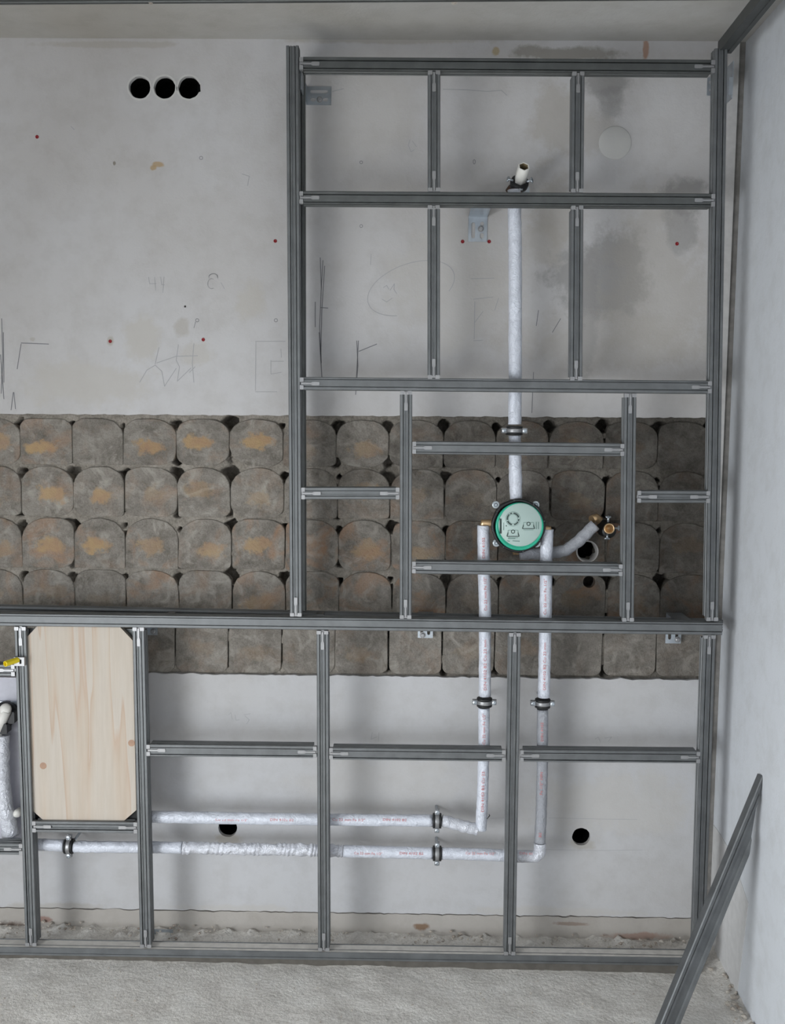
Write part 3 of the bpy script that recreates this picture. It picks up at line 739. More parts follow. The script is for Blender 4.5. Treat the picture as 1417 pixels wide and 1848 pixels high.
for (a0, a1, c0, c1) in ((y0, y0 + .06, z0, z1), (y1 - .06, y1, z0, z1), (y0, y1, z0, z0 + .06), (y0, y1, z1 - .06, z1), ((y0 + y1) / 2 - .04, (y0 + y1) / 2 + .04, z0, z1)):
    wf.box((XL - 0.10, a0, c0), (XL - 0.05, a1, c1))
tag(wf.build('window_1', 'white'), 'white window frame', 'window', kind='structure')

# rubble along the foot of the wall
def stone(b, c, r, rnd):
    import itertools
    vs = []; 
    ph = (1 + 5 ** 0.5) / 2
    ico = [(-1, ph, 0), (1, ph, 0), (-1, -ph, 0), (1, -ph, 0), (0, -1, ph), (0, 1, ph), (0, -1, -ph), (0, 1, -ph), (ph, 0, -1), (ph, 0, 1), (-ph, 0, -1), (-ph, 0, 1)]
    fs = [(0, 11, 5), (0, 5, 1), (0, 1, 7), (0, 7, 10), (0, 10, 11), (1, 5, 9), (5, 11, 4), (11, 10, 2), (10, 7, 6), (7, 1, 8), (3, 9, 4), (3, 4, 2), (3, 2, 6), (3, 6, 8), (3, 8, 9), (4, 9, 5), (2, 4, 11), (6, 2, 10), (8, 6, 7), (9, 8, 1)]
    s3 = (rnd.uniform(.6, 1.3), rnd.uniform(.6, 1.2), rnd.uniform(.4, .8))
    for p in ico:
        k = r / 1.9 * rnd.uniform(0.75, 1.25)
        vs.append((c[0] + p[0] * k * s3[0], c[1] + p[1] * k * s3[1], c[2] + p[2] * k * s3[2]))
    b.add(vs, fs)
rr = random.Random(5); b = MB()
for i in range(300):
    x = rr.uniform(-1.25, XR - 0.03)
    if noise.noise(Vector((x * 5, 0, 0))) < -0.15: continue
    y = -0.005 - abs(rr.gauss(0, 0.045)); r = rr.uniform(0.002, 0.0065)
    stone(b, (x, y, 0.016 + rr.uniform(0, 0.014)), r, rr)
tag(b.build('wall_rubble', 'rubble'), 'crumbled mortar rubble lying along the foot of the back wall', 'rubble', kind='stuff')
b = MB()
for i in range(160):
    x = rr.uniform(-1.15, XR - 0.02); y = rr.uniform(-0.75, -0.2)
    stone(b, (x, y, 0.002), rr.uniform(0.0012, 0.0035), rr)
for i in range(60):
    stone(b, (XR - abs(rr.gauss(0, .02)) - .004, rr.uniform(-0.7, -0.15), 0.012), rr.uniform(0.003, 0.010), rr)
tag(b.build('floor_grit', 'rubble'), 'loose grit scattered over the concrete floor', 'grit', kind='stuff')

# ------------------------------------------------------------------ steel frame
HW = 0.0165
def section(kind, d):
    if kind == 'A':       # slotted C profile, open side to the front
        fr = [(-.0165, .002), (-.0150, 0), (-.0088, 0), (-.0082, .0065), (-.0066, .0065), (-.0060, .0018), (-.0030, .0018), (-.0026, .0045),
              (.0026, .0045), (.0030, .0018), (.0060, .0018), (.0066, .0065), (.0082, .0065), (.0088, 0), (.0150, 0), (.0165, .002)]
    elif kind == 'C':     # low floor track
        fr = [(-.012, .0025), (-.0105, 0), (-.0050, 0), (-.0045, .0025), (.0035, .0025), (.0040, 0), (.0105, 0), (.012, .0015)]
    else:                 # broad web, lip on top
        fr = [(-.0175, .003), (-.0160, .0005), (-.0128, .0005), (-.0122, .007), (-.0106, .007), (-.0100, .0022), (.0068, .0016), (.0074, .0065), (.0088, .0065), (.0094, 0), (.0158, 0), (.0175, .0022)]
    h = fr[-1][0]
    if kind == 'C':
        side = [(h, .014), (h - .004, .0145), (h - .004, .0165), (h, .017), (h, d - .006), (h - .003, d - .0055), (h - .003, d - .004), (h, d - .003), (h, d)]
        return fr + side + [(-u, v) for u, v in reversed(side)]
    side = [(h, .010), (h - .0022, .0115), (h - .0022, .0165), (h, .018), (h, d - .008), (h - .002, d - .007), (h - .002, d - .005), (h, d - .004), (h, d)]
    return fr + side + [(-u, v) for u, v in reversed(side)]

frame = empty('steel_frame', P(640, 1740, YF), 'galvanised steel rail frame standing in front of the block wall', 'steel frame')

clip_mb = MB()
clip_mb.bbox((0.0005, -0.0012, 0.0042), (0.0105, 0.012, 0.0160), 0.001)
clip_mb.bbox((0.0005, -0.0012, -0.0160), (0.0105, 0.012, -0.0042), 0.001)
clip_mb.prism([(0.0, -.0042), (.004, -.0042), (.004, .0042), (0.0, .0042)], 0.004, 0.012)
clip_mb.prism([(.004, -.0026), (.030, -.0022), (.035, -.0046), (.052, -.0046), (.0535, -.003), (.0535, .003), (.052, .0046), (.035, .0046), (.030, .0022), (.004, .0026)], -0.0006, 0.0042)
clip_me = clip_mb.mesh('connector_clip', 'clip', Vector((0, 0, 0)))

def put_clip(pt, direc, parent):
    o = bpy.data.objects.new('connector_clip', clip_me); link(o, parent)
    a = math.atan2(direc.z, direc.x)
    o.location = Vector(pt) - wl(parent); o.rotation_euler = (0, -a, 0)

def member(name, p0, p1, kind='A', d=0.036, c0=False, c1=False, Y=YF, mat='steel', parent=None, flip=False, label=None):
    a, c = P(p0[0], p0[1], Y), P(p1[0], p1[1], Y)
    t = (c - a).normalized()
    n = Vector((0, 1, 0)); u = n.cross(t) * -1       # for t=+x: u = +z
    if u.z < -0.5 or (abs(u.z) < 0.5 and u.x < 0): u = -u
    if flip: u = -u
    a2 = a + t * (0.0105 if c0 else 0); c2 = c - t * (0.0105 if c1 else 0)
    sec = section(kind, d)
    k = len(sec); b = MB()
    vs = [a2 + u * s_[0] + n * s_[1] for s_ in sec] + [c2 + u * s_[0] + n * s_[1] for s_ in sec]
    fs = [(i, (i + 1) % k, (i + 1) % k + k, i + k) for i in range(k)] + [tuple(range(k - 1, -1, -1)), tuple(range(k, 2 * k))]
    # outward winding
    e1 = vs[1] - vs[0]
    if (t.cross(u)).dot(n) > 0: fs = [f[::-1] for f in fs]
    b.add(vs, fs)
    o = b.build(name, mat, parent or frame, origin=a, label=label)
    if c0: put_clip(a, t, o)
    if c1: put_clip(c, -t, o)
    return o

YR = -0.090   # rear rail plane
# posts
member('post', (527.5, 82), (534, 1113), 'A', c1=True)
member('rear_post', (538.5, 107), (541, 1103), 'A', d=0.030, Y=YR, mat='steel_dark')
member('post', (1302, 87), (1285.5, 1121), 'A', c1=True)
member('post', (1281, 1146), (1262, 1727), 'A', c0=True)
member('post', (783.5, 127), (783.5, 346), 'A', c0=True, c1=True)
member('post', (783, 370), (783, 684), 'A', c0=True, c1=True)
member('post', (1044, 129), (1042, 348), 'A', c0=True, c1=True)
member('post', (1042, 371), (1040, 687), 'A', c0=True, c1=True)
member('post', (733, 705), (732, 1117), 'A', c0=True, c1=True)
member('post', (1138, 710), (1133.5, 1122), 'A', c0=True, c1=True)
postG = member('post', (36, 1131), (56, 1708), 'A', c0=True, c1=True)
member('post', (249.5, 1132), (263, 1711), 'A', c0=True, c1=True)
member('post', (582, 1138), (584.5, 1717), 'A', c0=True, c1=True)
member('post', (929.5, 1142), (920, 1724), 'A', c0=True, c1=True)
# rails
member('rail', (540, 114.5), (1291, 120), 'B', c0=True, c1=True, mat='steel_dark')
member('rail', (540, 356.5), (1291, 361.5), 'B', c0=True, c1=True, mat='steel_dark')
member('rail', (541, 692), (1285, 699), 'B', c0=True, c1=True, flip=True)
member('rail', (744, 808), (1127, 812), 'B', c0=True, c1=True)
member('rail', (743.5, 1024), (1124, 1029), 'B', c0=True, c1=True, flip=True)
member('rail', (543.5, 890.5), (721.5, 890.5), 'A', c0=True, c1=True)
member('rail', (1150, 896.5), (1282, 897), 'A', c0=True, c1=True)
member('rail', (-40, 1118), (1304, 1135), 'B', flip=True)
rear = member('rear_rail', (-40, 1103), (1305, 1130), 'A', d=0.026, Y=YR)
track = member('rail', (-40, 1716), (1266, 1737), 'C', d=0.050)
ta, tb = P(-40, 1716, YF), P(1266, 1737, YF)
for (v0, v1) in ((.0025, .0138), (.0172, .0435)):      # paler film on the upper side of the track
    MB().add([(ta.x, YF + v0, ta.z + .0122), (tb.x, YF + v0, tb.z + .0122), (tb.x, YF + v1, tb.z + .0122), (ta.x, YF + v1, ta.z + .0122)], [(0, 1, 2, 3)]).build('pale_film', 'pale_top', track)
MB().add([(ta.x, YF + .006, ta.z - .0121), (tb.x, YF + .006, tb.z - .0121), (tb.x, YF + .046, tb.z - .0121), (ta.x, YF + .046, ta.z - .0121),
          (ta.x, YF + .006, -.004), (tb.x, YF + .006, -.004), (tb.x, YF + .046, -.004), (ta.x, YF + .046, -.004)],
         [(0, 1, 2, 3), (7, 6, 5, 4), (0, 4, 5, 1), (1, 5, 6, 2), (2, 6, 7, 3), (3, 7, 4, 0)]).build('shade_strip', 'gap_shade', track)  # dark strip added as the shadow between track and floor
member('rail', (264, 1354), (572, 1357.5), 'B', c0=True, c1=True)
member('rail', (594, 1360), (913, 1364), 'B', c0=True, c1=True)
member('rail', (938.5, 1364), (1264, 1367), 'B', c0=True, c1=True)
member('rail', (58, 1492), (248, 1494), 'A', c0=True, c1=True)
member('rail', (-40, 1209), (27, 1210), 'A', c1=True)
member('rail', (-40, 1532), (41, 1533), 'A', c1=True)
# spacer pieces between the front and rear rail
for px in (300, 575):
    q = P(px, 1112, YF)
    MB().box((q.x - .010, YF + .033, q.z - .012), (q.x + .010, YR + .004, q.z - .002)).build('spacer', 'steel', frame)

# angle brackets: slotted plate on the wall with a leg to the frame
def slot(cx, cz, L, w, vert=False, n=5):
    if vert:
        return arc(cx, cz + L / 2 - w / 2, w / 2, w / 2, 0, 180, n) + arc(cx, cz - L / 2 + w / 2, w / 2, w / 2, 180, 360, n)
    return arc(cx + L / 2 - w / 2, cz, w / 2, w / 2, -90, 90, n) + arc(cx - L / 2 + w / 2, cz, w / 2, w / 2, 90, 270, n)

def bracket(px0, py0, px1, py1, leg, Y=-0.0034, bolt=None, ends=(0.13,), vert=False, label=None, slots=True):
    a, c = P(px0, py1, Y), P(px1, py0, Y)
    x0, x1, z0, z1 = a.x, c.x, a.z, c.z
    w, h = x1 - x0, z1 - z0; cx, cz = (x0 + x1) / 2, (z0 + z1) / 2
    outer = [(x0, z0), (x1, z0), (x1, z1), (x0, z1)]
    if vert: hs = [slot(cx - w * .24, cz - h * .04, h * .66, w * .2, True), slot(cx + w * .22, cz + h * .22, h * .2, w * .2, True), slot(cx + w * .22, cz - h * .26, h * .24, w * .2, True)]
    else: hs = [slot(cx, cz + h * .22, w * .74, h * .2), slot(cx - w * .24, cz - h * .22, w * .24, h * .2), slot(cx + w * .26, cz - h * .22, w * .22, h * .2)]
    o = MB().holed(outer, hs if slots else [], Y, Y + 0.003).build('angle_bracket', 'zinc', frame, origin=(cx, Y, cz), label=label)
    L = MB()
    ye = YF + 0.030
    if leg == 'left': L.box((x0 - .003, ye, z0), (x0, Y + .003, z1))
    if leg == 'right': L.box((x1, ye, z0), (x1 + .003, Y + .003, z1))
    if leg == 'top': L.box((x0, ye, z1), (x1, Y + .003, z1 + .003))
    if leg == 'bottom': L.box((x0, ye, z0 - .003), (x1, Y + .003, z0))
    L.build('bracket_leg', 'zinc', o)
    if bolt:
        q = P(bolt[0], bolt[1], Y)
        MB().lathe((q.x, Y, q.z), (0, -1, 0), [(.009, 0), (.009, .0015), (.0062, .0015), (.0062, .007), (.0045, .008), (.0, .0082)], 6 * 2, False).build('bolt', 'clip', o)
    return o
bracket(554, 156, 598, 189, 'left', bolt=(577, 180))
bracket(845, 392, 880, 436, 'top', bolt=(868, 413), vert=True)
bracket(1276, 140, 1296, 172, 'right', bolt=None)
bracket(1201, 1108, 1231, 1161, 'top', bolt=(1223, 1154), vert=True)
bracket(754, 1106, 782, 1151, 'top', bolt=(763, 1146), vert=True)
bracket(262, 1132, 284, 1146, 'left', bolt=(277, 1139), slots=False)
bracket(276, 1678, 312, 1704, 'left', Y=-0.03, bolt=(290, 1697))
# bracket from the right post to the right wall
q0, q1 = P(1314, 172, -0.145), P(1323, 140, -0.145)
o = MB().box((q0.x, -0.150, q0.z), (q1.x, -0.147, q1.z)).build('angle_bracket', 'zinc', frame)
MB().box((q1.x - .003, -0.147, q0.z - .008), (q1.x, -0.085, q1.z)).build('bracket_leg', 'zinc', o)

# ------------------------------------------------------------------ rails under the ceiling
def bar_thing(name, a, c, w, h, label, cat):
    """U profile from a to c (centre of the underside)"""
    a, c = Vector(a), Vector(c); t = (c - a).normalized(); u = Vector((-t.y, t.x, 0)).normalized() * -1; z = Vector((0, 0, 1))
    e = empty(name, a, label, cat)
    sec = [(-w / 2, h), (-w / 2, .001), (-w / 2 + .001, 0), (-w / 6, 0), (-w / 6 + .001, .002), (w / 6 - .001, .002), (w / 6, 0), (w / 2 - .001, 0), (w / 2, .001), (w / 2, h)]
    vs = [a + u * s_[0] + z * s_[1] for s_ in sec] + [c + u * s_[0] + z * s_[1] for s_ in sec]
    k = len(sec)
    fs = [(i, (i + 1) % k, (i + 1) % k + k, i + k) for i in range(k)] + [tuple(range(k - 1, -1, -1)), tuple(range(k, 2 * k))]
    b = MB(); b.add(vs, fs); b.build('channel', 'steel_dark', e)
    return e
qa = P(1309, 92, YF + .01); qz = qa.z
qb = P(1376, 2, -0.51)
x_r = qa.x + .004
e = bar_thing('ceiling_rail', (x_r, YF + 0.03, qz), (x_r - .004, -0.72, qz + .004), 0.036, 0.030, 'dark steel rail running below the ceiling along the right wall', 'rail')
MB().box((x_r, -0.70, qz + .004), (XR, -0.66, qz + .008)).build('wall_tab', 'steel_dark', e)
t0 = P(-30, 13, -0.47); t1 = P(760, 3, -0.50); t2 = P(1362, 1, -0.52)
e = bar_thing('ceiling_rail', (t0.x - .2, t0.y - .018 , (t0.z + t1.z) / 2), (x_r - .02, -0.535, t1.z), 0.036, 0.030, 'grey steel rail hanging across the top edge, parallel to the back wall', 'rail')
for x in (-1.0, -0.2, 0.5):
    MB().lathe((x, -0.51, t1.z + .03), (0, 0, 1), [(.004, 0), (.004, max(.01, ZC - t1.z - .03))], 10).build('hanger_rod', 'steel_dark', e)
for (px, r) in ((820, .011), (272, .007)):
    q = P(px, 3, -0.49)
    bb = MB(); stone(bb, (q.x, q.y, q.z - .001), r, random.Random(int(px))); bb.build('mortar_lump', 'rubble', e)

# ------------------------------------------------------------------ plywood panel
YP = YF + 0.012
ol = [(57, 1461), (79, 1481), (223, 1482), (246, 1462), (239.5, 1156), (215, 1130), (69, 1128), (46.5, 1152)]
olw = [P(x, y, YP) for x, y in ol]
pw = empty('plywood_panel', P(150, 1482, YP), 'pale plywood board with cut corners clamped between two steel posts', 'plywood board')
MB().prism([(q.x, q.z) for q in olw], YP, YP + 0.018).build('board', 'wood', pw)
for (px, py, r) in ((78, 1382, 6.5), (237.5, 1341, 6.5)):
    q = P(px, py, YP)
    MB().lathe((q.x, YP + .0005, q.z), (0, -1, 0), [(r * PXF, 0), (r * PXF, .0008), (0, .0009)], 20, False).build('wood_plug', 'knot', pw)
for (cx, cy, sx, sy) in ((50, 1134, 1, 1), (240, 1135, -1, 1), (58, 1482, 1, -1), (247, 1483, -1, -1)):
    q = P(cx, cy, YP + .019); s = 0.055
    pts = [(q.x, q.z), (q.x + sx * s, q.z), (q.x, q.z - sy * s)]
    if sx * sy > 0: pts = pts[::-1]
    MB().prism(pts, YP + .0185, YP + .023).build('corner_plate', 'black' if sy < 0 else 'steel_dark', pw)

# ------------------------------------------------------------------ pipes
def lerp_path(pts, n=10):
    """pts: (px, py, Y) -> dense world path, softly rounded"""
    w = [P(*p) for p in pts]; out = []
    for i in range(len(w) - 1):
        for k in range(n):
            out.append(w[i].lerp(w[i + 1], k / n))
    out.append(w[-1])
    for _ in range(2):
        out = [out[0]] + [(out[i - 1] + out[i] * 2 + out[i + 1]) / 4 for i in range(1, len(out) - 1)] + [out[-1]]
    return out

def sleeve(parent, pts, rpx, mat='sleeve', name='sleeve', jit=0.0012, n=14, rfun=None):
    path = lerp_path(pts, n); r = rpx * PXF
    f = (lambda t, a: r * rfun(t, a)) if rfun else r
    return MB().tube(path, f, 20, True, True, jit).build(name, mat, parent)

def print_on(parent, text, p0, p1, rpx, ang, size_px=7.0, flip=False):
    """lettering wrapped on a straight pipe run; ang: 0 = facing the camera"""
    a, c = P(*p0), P(*p1); t = (c - a).normalized(); mid = (a + c) / 2
    vs, fs = text_shape(text, size_px * PXF)
    wd_ = max(v.x for v in vs) - min(v.x for v in vs); L = (c - a).length
    k = min(1.3, L / wd_)
    n = Vector((0, -1, 0)); n = (n - t * n.dot(t)).normalized(); s = t.cross(n) * -1
    if flip: t = -t; s = -s
    r = rpx * PXF + 0.0014
    out = []
    for v in vs:
        th = v.y / r + ang
        out.append(mid + t * (v.x * k) + n * (r * math.cos(th)) + s * (r * math.sin(th)))
    b = MB(); b.add(out, fs)
    return b.build('print', 'pipe_red', parent)

def clamp(px, py, Y, rpx, axis, label, stud=True):
    """rubber lined pipe clamp: axis 'v' for a vertical pipe, 'h' for a horizontal one"""
    c = P(px, py, Y); R = rpx * PXF
    e = empty('pipe_clamp', (c.x, 0, c.z), label, 'pipe clamp')
    ax = Vector((0, 0, 1)) if axis == 'v' else Vector((1, 0, 0))
    sd = Vector((1, 0, 0)) if axis == 'v' else Vector((0, 0, 1))
    ring = lambda r0, r1, h: [(r0, -h), (r1, -h), (r1, h), (r0, h), (r0, -h)]
    for s in (-1, 1):
        MB().lathe(c + ax * (s * .0088), ax, [(R + .0003, -.0035), (R + .0045, -.0032), (R + .005, 0), (R + .0045, .0032), (R + .0003, .0035)], 28).build('rubber_lining', 'black', e)
    MB().lathe(c, ax, [(R, -.0062), (R + .0042, -.0062), (R + .0046, -.003), (R + .0046, .003), (R + .0042, .0062), (R, .0062)], 28).build('band', 'clip', e)
    for s in (-1, 1):
        ear = MB(); q = c + sd * s * (R + .009)
        ex = .008; 
        if axis == 'v': ear.box((q.x - ex, c.y - .0065, c.z - .007), (q.x + ex, c.y - .0035, c.z + .007)).box((q.x - ex, c.y + .0035, c.z - .007), (q.x + ex, c.y + .0065, c.z + .007))
        else: ear.box((c.x - .007, c.y - .0065, q.z - ex), (c.x + .007, c.y - .0035, q.z + ex)).box((c.x - .007, c.y + .0035, q.z - ex), (c.x + .007, c.y + .0065, q.z + ex))
        eo = ear.build('ear', 'clip', e); eo['kind'] = 'part'
        del eo['kind']
        MB().lathe(q + sd * s * .001 + Vector((0, -.0065, 0)), (0, -1, 0), [(.0055, -.014), (.0055, .0), (.0060, .0002), (.0060, .0035), (.003, .0045), (.003, .003), (0, .003)], 12, False).build('screw', 'zinc', e)
    if stud:
        MB().tube([c + Vector((0, R + .004, 0)), Vector((c.x, 0.0, c.z))], .004, 10).build('stud', 'zinc', e)
    return e

YPI = -0.112
# shower riser
p1 = empty('insulated_pipe', P(930, 900, YPI), 'white wrapped pipe rising from the green mixer box to the upper outlet', 'pipe')
sleeve(p1, [(928, 343, YPI), (930, 450, YPI), (930, 690, YPI), (929, 766, YPI)], 12.2, n=26)
sleeve(p1, [(929, 786, YPI), (930, 840, YPI), (931.5, 900, YPI)], 11.5, n=14, rfun=lambda t, a: 0.97 + 0.10 * math.sin(t * 3.1) * (1 if t > .5 else .4))
clamp(928.5, 777, YPI, 12.0, 'v', 'pipe clamp on the white riser just above the green mixer box')

# left supply pipe: down from the box, then left
p2 = empty('insulated_pipe', P(873, 1495, YPI), 'white wrapped pipe from the mixer box left side, turning left at the upper bend', 'pipe')
sleeve(p2, [(873, 948, YPI), (872.5, 1000, YPI), (875.5, 1100, YPI), (875, 1256, YPI)], 11.4, n=20)
sleeve(p2, [(873.5, 1277, YPI), (873.5, 1350, YPI), (871, 1440, YPI), (868, 1497, YPI)], 10.8, n=20)
sleeve(p2, [(862, 1497, YPI), (835, 1491, YPI), (797, 1480, YPI)], 11.2, n=12, mat='foil', rfun=lambda t, a: 1.0 + 0.06 * math.sin(t * 26 + a))
sleeve(p2, [(781, 1481, YPI), (600, 1479, YPI), (440, 1477, YPI), (272, 1474, YPI)], 11.4, n=24)
for (p0, p1_, s, fl) in (((872, 965, YPI), (872.5, 1010, YPI), 'DIN 4102', True), ((875, 1040, YPI), (876, 1100, YPI), 'Cu 22 mm Fe 1/2"', True), ((875, 1150, YPI), (875, 1245, YPI), 'DIN 4102 B2 Cu 22 mm', True), ((873, 1285, YPI), (873, 1340, YPI), 'Cu 22 mm Fe 1/2"', True), ((872, 1380, YPI), (870, 1470, YPI), 'DIN 4102 B2 Cu 22', True)):
    print_on(p2, s, p0, p1_, 11.4, 0.0, 7.5, fl)
for (x0, x1, s) in ((600, 660, 'Cu 22 mm Fe 1/2"'), (690, 735, 'DIN 4102 B2'), (480, 540, 'DIN 4102 B2'), (390, 450, 'Cu 22 mm Fe 1/2"')):
    print_on(p2, s, (x0, 1479, YPI), (x1, 1480, YPI), 11.4, 0.35, 6.5)
MB().tube([P(879, 1478, YPI - .015), P(884, 1472, YPI - .012), P(883, 1470, YPI)], .0012, 8).build('cable_tie', 'black', p2)
clamp(874.5, 1267, YPI, 11.4, 'v', 'left of the two pipe clamps on the vertical pipes, above the lower cross rail')
clamp(789, 1481, YPI, 11.2, 'h', 'upper of the two pipe clamps side by side on the horizontal pipes')

# right supply pipe
p3 = empty('insulated_pipe', P(975, 1548, YPI), 'white wrapped pipe from the mixer box right side, turning left at the lower bend', 'pipe')
sleeve(p3, [(988, 955, YPI), (986, 1000, YPI), (985, 1100, YPI), (981.5, 1258, YPI)], 11.6, n=20)
sleeve(p3, [(979.5, 1280, YPI), (979, 1380, YPI), (977, 1470, YPI), (974.5, 1520, YPI)], 10.6, n=20, mat='grey_sleeve')
sleeve(p3, [(974.5, 1521, YPI), (974, 1538, YPI), (966, 1546, YPI), (930, 1545, YPI)], 11.6, n=9, mat='foil')
sleeve(p3, [(929, 1545, YPI), (870, 1542, YPI), (797, 1540, YPI)], 11.4, n=16)
sleeve(p3, [(781, 1540, YPI), (700, 1538, YPI), (620, 1536, YPI)], 11.4, n=16)
sleeve(p3, [(619, 1536, YPI), (540, 1533.5, YPI), (440, 1532, YPI), (330, 1530, YPI)], 11.2, n=70, mat='foil', jit=0.003, rfun=lambda t, a: 1.0 + 0.085 * math.sin(t * 150 + 1.5 * math.sin(a * 2) + 4 * math.sin(t * 31)))
sleeve(p3, [(329, 1530, YPI), (240, 1529, YPI), (134, 1528, YPI)], 11.0, n=20, jit=0.002, rfun=lambda t, a: 1.0 + 0.025 * math.sin(t * 50 + math.sin(a)))
sleeve(p3, [(116, 1526, YPI), (66, 1524, YPI), (20, 1522, YPI)], 11.4, n=10)
for (p0, p1_, s, fl) in (((985, 1040, YPI), (984, 1110, YPI), 'Cu 22 mm Fe 1/2"', True), ((984, 1150, YPI), (983, 1250, YPI), 'DIN 4102 B2 Cu 22 mm', True), ((979, 1290, YPI), (979, 1345, YPI), 'DIN 4102', True), ((978, 1380, YPI), (977, 1440, YPI), 'Fe 1/2" DIN', True), ((976, 1490, YPI), (975, 1515, YPI), 'B2', True)):
    print_on(p3, s, p0, p1_, 11.6, 0.15, 7.0, fl)
for (x0, x1, s) in ((640, 690, 'Cu 22 mm Fe 1/2"'), (715, 770, 'DIN 4102 B2'), (840, 893, 'Cu 22 mm Fe 1/2"'), (935, 962, 'DIN 41')):
    print_on(p3, s, (x0, 1538.5, YPI), (x1, 1540, YPI), 11.8, 0.30, 6.5)
clamp(979.5, 1269, YPI, 11.3, 'v', 'right of the two pipe clamps on the vertical pipes, above the lower cross rail')
clamp(789, 1540, YPI, 11.2, 'h', 'lower of the two pipe clamps side by side on the horizontal pipes')
clamp(125, 1527, YPI, 11.3, 'h', 'pipe clamp on the horizontal pipe below the plywood board')

# bath spout branch: grey sleeve from below the box up to the brass outlet
YH = -0.075
p4 = empty('insulated_pipe', P(1000, 995, YH), 'short grey insulation sleeved pipe curving up to the brass wall outlet', 'pipe')
sleeve(p4, [(938, 1000, YH), (985, 999, YH), (1020, 994, YH), (1045, 976, YH), (1074, 947, YH)], 11.2, mat='grey_sleeve', n=10, rfun=lambda t, a: 1 + .035 * math.sin(t * 55 + a))

# ------------------------------------------------------------------ concealed mixer box
YM = -0.150
c = P(936, 949, YM)
mx = empty('mixer_box', (c.x, YM, c.z), 'round black mixer box with green rim and pale printed cover', 'mixer box')
R = 50 * PXF * (CAM.y - YM) / (CAM.y - YF)
body = [(R * .86, .11), (R * .94, .05), (R * .94, .02), (R * .98, .012), (R * 1.0, .004), (R * .99, 0), (R * .90, -.002), (R * .895, .006), (0, .006)]
oct_f = lambda a: 1.0 - 0.028 * (0.5 - 0.5 * math.cos(8 * a))
MB().lathe(c, (0, 1, 0), body, 48, True, oct_f).build('housing', 'black', mx)
co = MB().lathe(c + Vector((R * .035, 0, -R * .02)), (0, 1, 0), [(R * .88, .004), (R * .87, -.004), (R * .845, -.0055), (R * .79, -.006), (R * .77, -.004)], 48).build('rim', 'green', mx)
cz_ = c + Vector((R * .055, 0, R * .045))
cov = MB().lathe(cz_, (0, 1, 0), [(R * .80, .0), (R * .79, -.005), (R * .76, -.0068), (0, -.0075)], 48).build('cover', 'cover', mx)
for k in range(16):
    a = 2 * math.pi * (k + .5) / 16; q = c + Vector((math.cos(a) * R * .945, -.001, math.sin(a) * R * .945))
    if k % 2 == 0: MB().lathe(q, (0, -1, 0), [(.0022, 0), (.0018, .0018), (0, .002)], 8).build('rivet', 'steel_dark', mx)
def MXp(px, py, dy=-.0082):
    q = P(px, py, YM - .008); return Vector((q.x, YM + dy, q.z))
def ink(lines, wpx, mat, name='print', closed=False):
    b = MB()
    for ln in lines:
        pts = [MXp(x, y) for x, y in ln]
        for a_, c_ in zip(pts[:-1], pts[1:]):
            d = c_ - a_
            if d.length < 1e-6: continue
            n = Vector((-d.z, 0, d.x)).normalized() * (wpx * PXF / 2)
            b.add([a_ - n, c_ - n, c_ + n, a_ + n], [(0, 1, 2, 3)])
    return b.build(name, mat, cov)
dial = [ell(926, 936.5, 10.5, 10.5, a, a + s_, 6) for a, s_ in ((100, 60), (170, 60), (240, 20), (275, 70), (0, 22), (30, 50))]
ink(dial, 2.2, 'ink')
ink([ell(926, 936.5, 8.5, 8.5, 0, 360, 24), ell(926, 936.5, 13, 13, 0, 360, 24)], .5, 'ink_light')
ink([[(903.5, 936), (903.5, 963)]], 3.6, 'ink', 'level_vial')
for (x, y) in ((954, 946), (926, 960)):
    ink([ell(x, y - .5, 3, 3, 0, 360, 14), [(x - 11, y + 8), (x + 11, y + 8)], [(x - 11, y + 8), (x - 9, y + 1)], [(x + 11, y + 8), (x + 9, y + 1)]], 1.3, 'ink')
    ink([[(x - 9, y - 3), (x + 9, y - 3)], [(x - 9, y + 10.5), (x + 9, y + 10.5)], [(x - 9, y - 3), (x - 9, y + 6)], [(x + 9, y - 3), (x + 9, y + 6)]], .6, 'ink_light')
ink([[(968, 942), (968, 955)], [(972, 942), (972, 955)], [(909, 943), (909, 957)], [(917, 972), (930, 972)], [(915, 976), (920, 977)], [(925, 976), (938, 977)]], 1.0, 'ink_light')
ink([[(913, 949), (914.5, 949)]], 2.0, 'ink', 'print_dot')
for (px, py) in ((895, 911), (967, 911), (896, 980), (969, 981)):
    q = P(px, py, YM + .012)
    tb = MB().lathe(q, (0, -1, 0), [(.0105, -.004), (.0105, .001), (.009, .0022), (.005, .0022), (.0045, .001), (0, .001)], 20).build('mounting_eye', 'clear', mx)
    MB().lathe(q, (0, -1, 0), [(.0042, .0), (.0042, .005), (.003, .0062), (0, .0064)], 10, False).build('screw', 'zinc', tb)
for (a, b_, r) in (((898, 945), (872, 944), .011), ((972, 955), (990, 955), .011)):
    A_, B_ = P(a[0], a[1], YPI), P(b_[0], b_[1], YPI)
    MB().tube([A_, A_.lerp(B_, .5), B_, B_ + Vector((0, 0, -.012))], r, 14).build('port', 'bronze', mx)
A_ = P(931, 985, YPI); MB().tube([A_, P(931, 1001, YPI)], .0085, 14).build('port', 'bronze', mx)
A_ = P(931, 905, YPI); MB().tube([A_, P(931.5, 890, YPI)], .010, 14).build('port', 'bronze', mx)

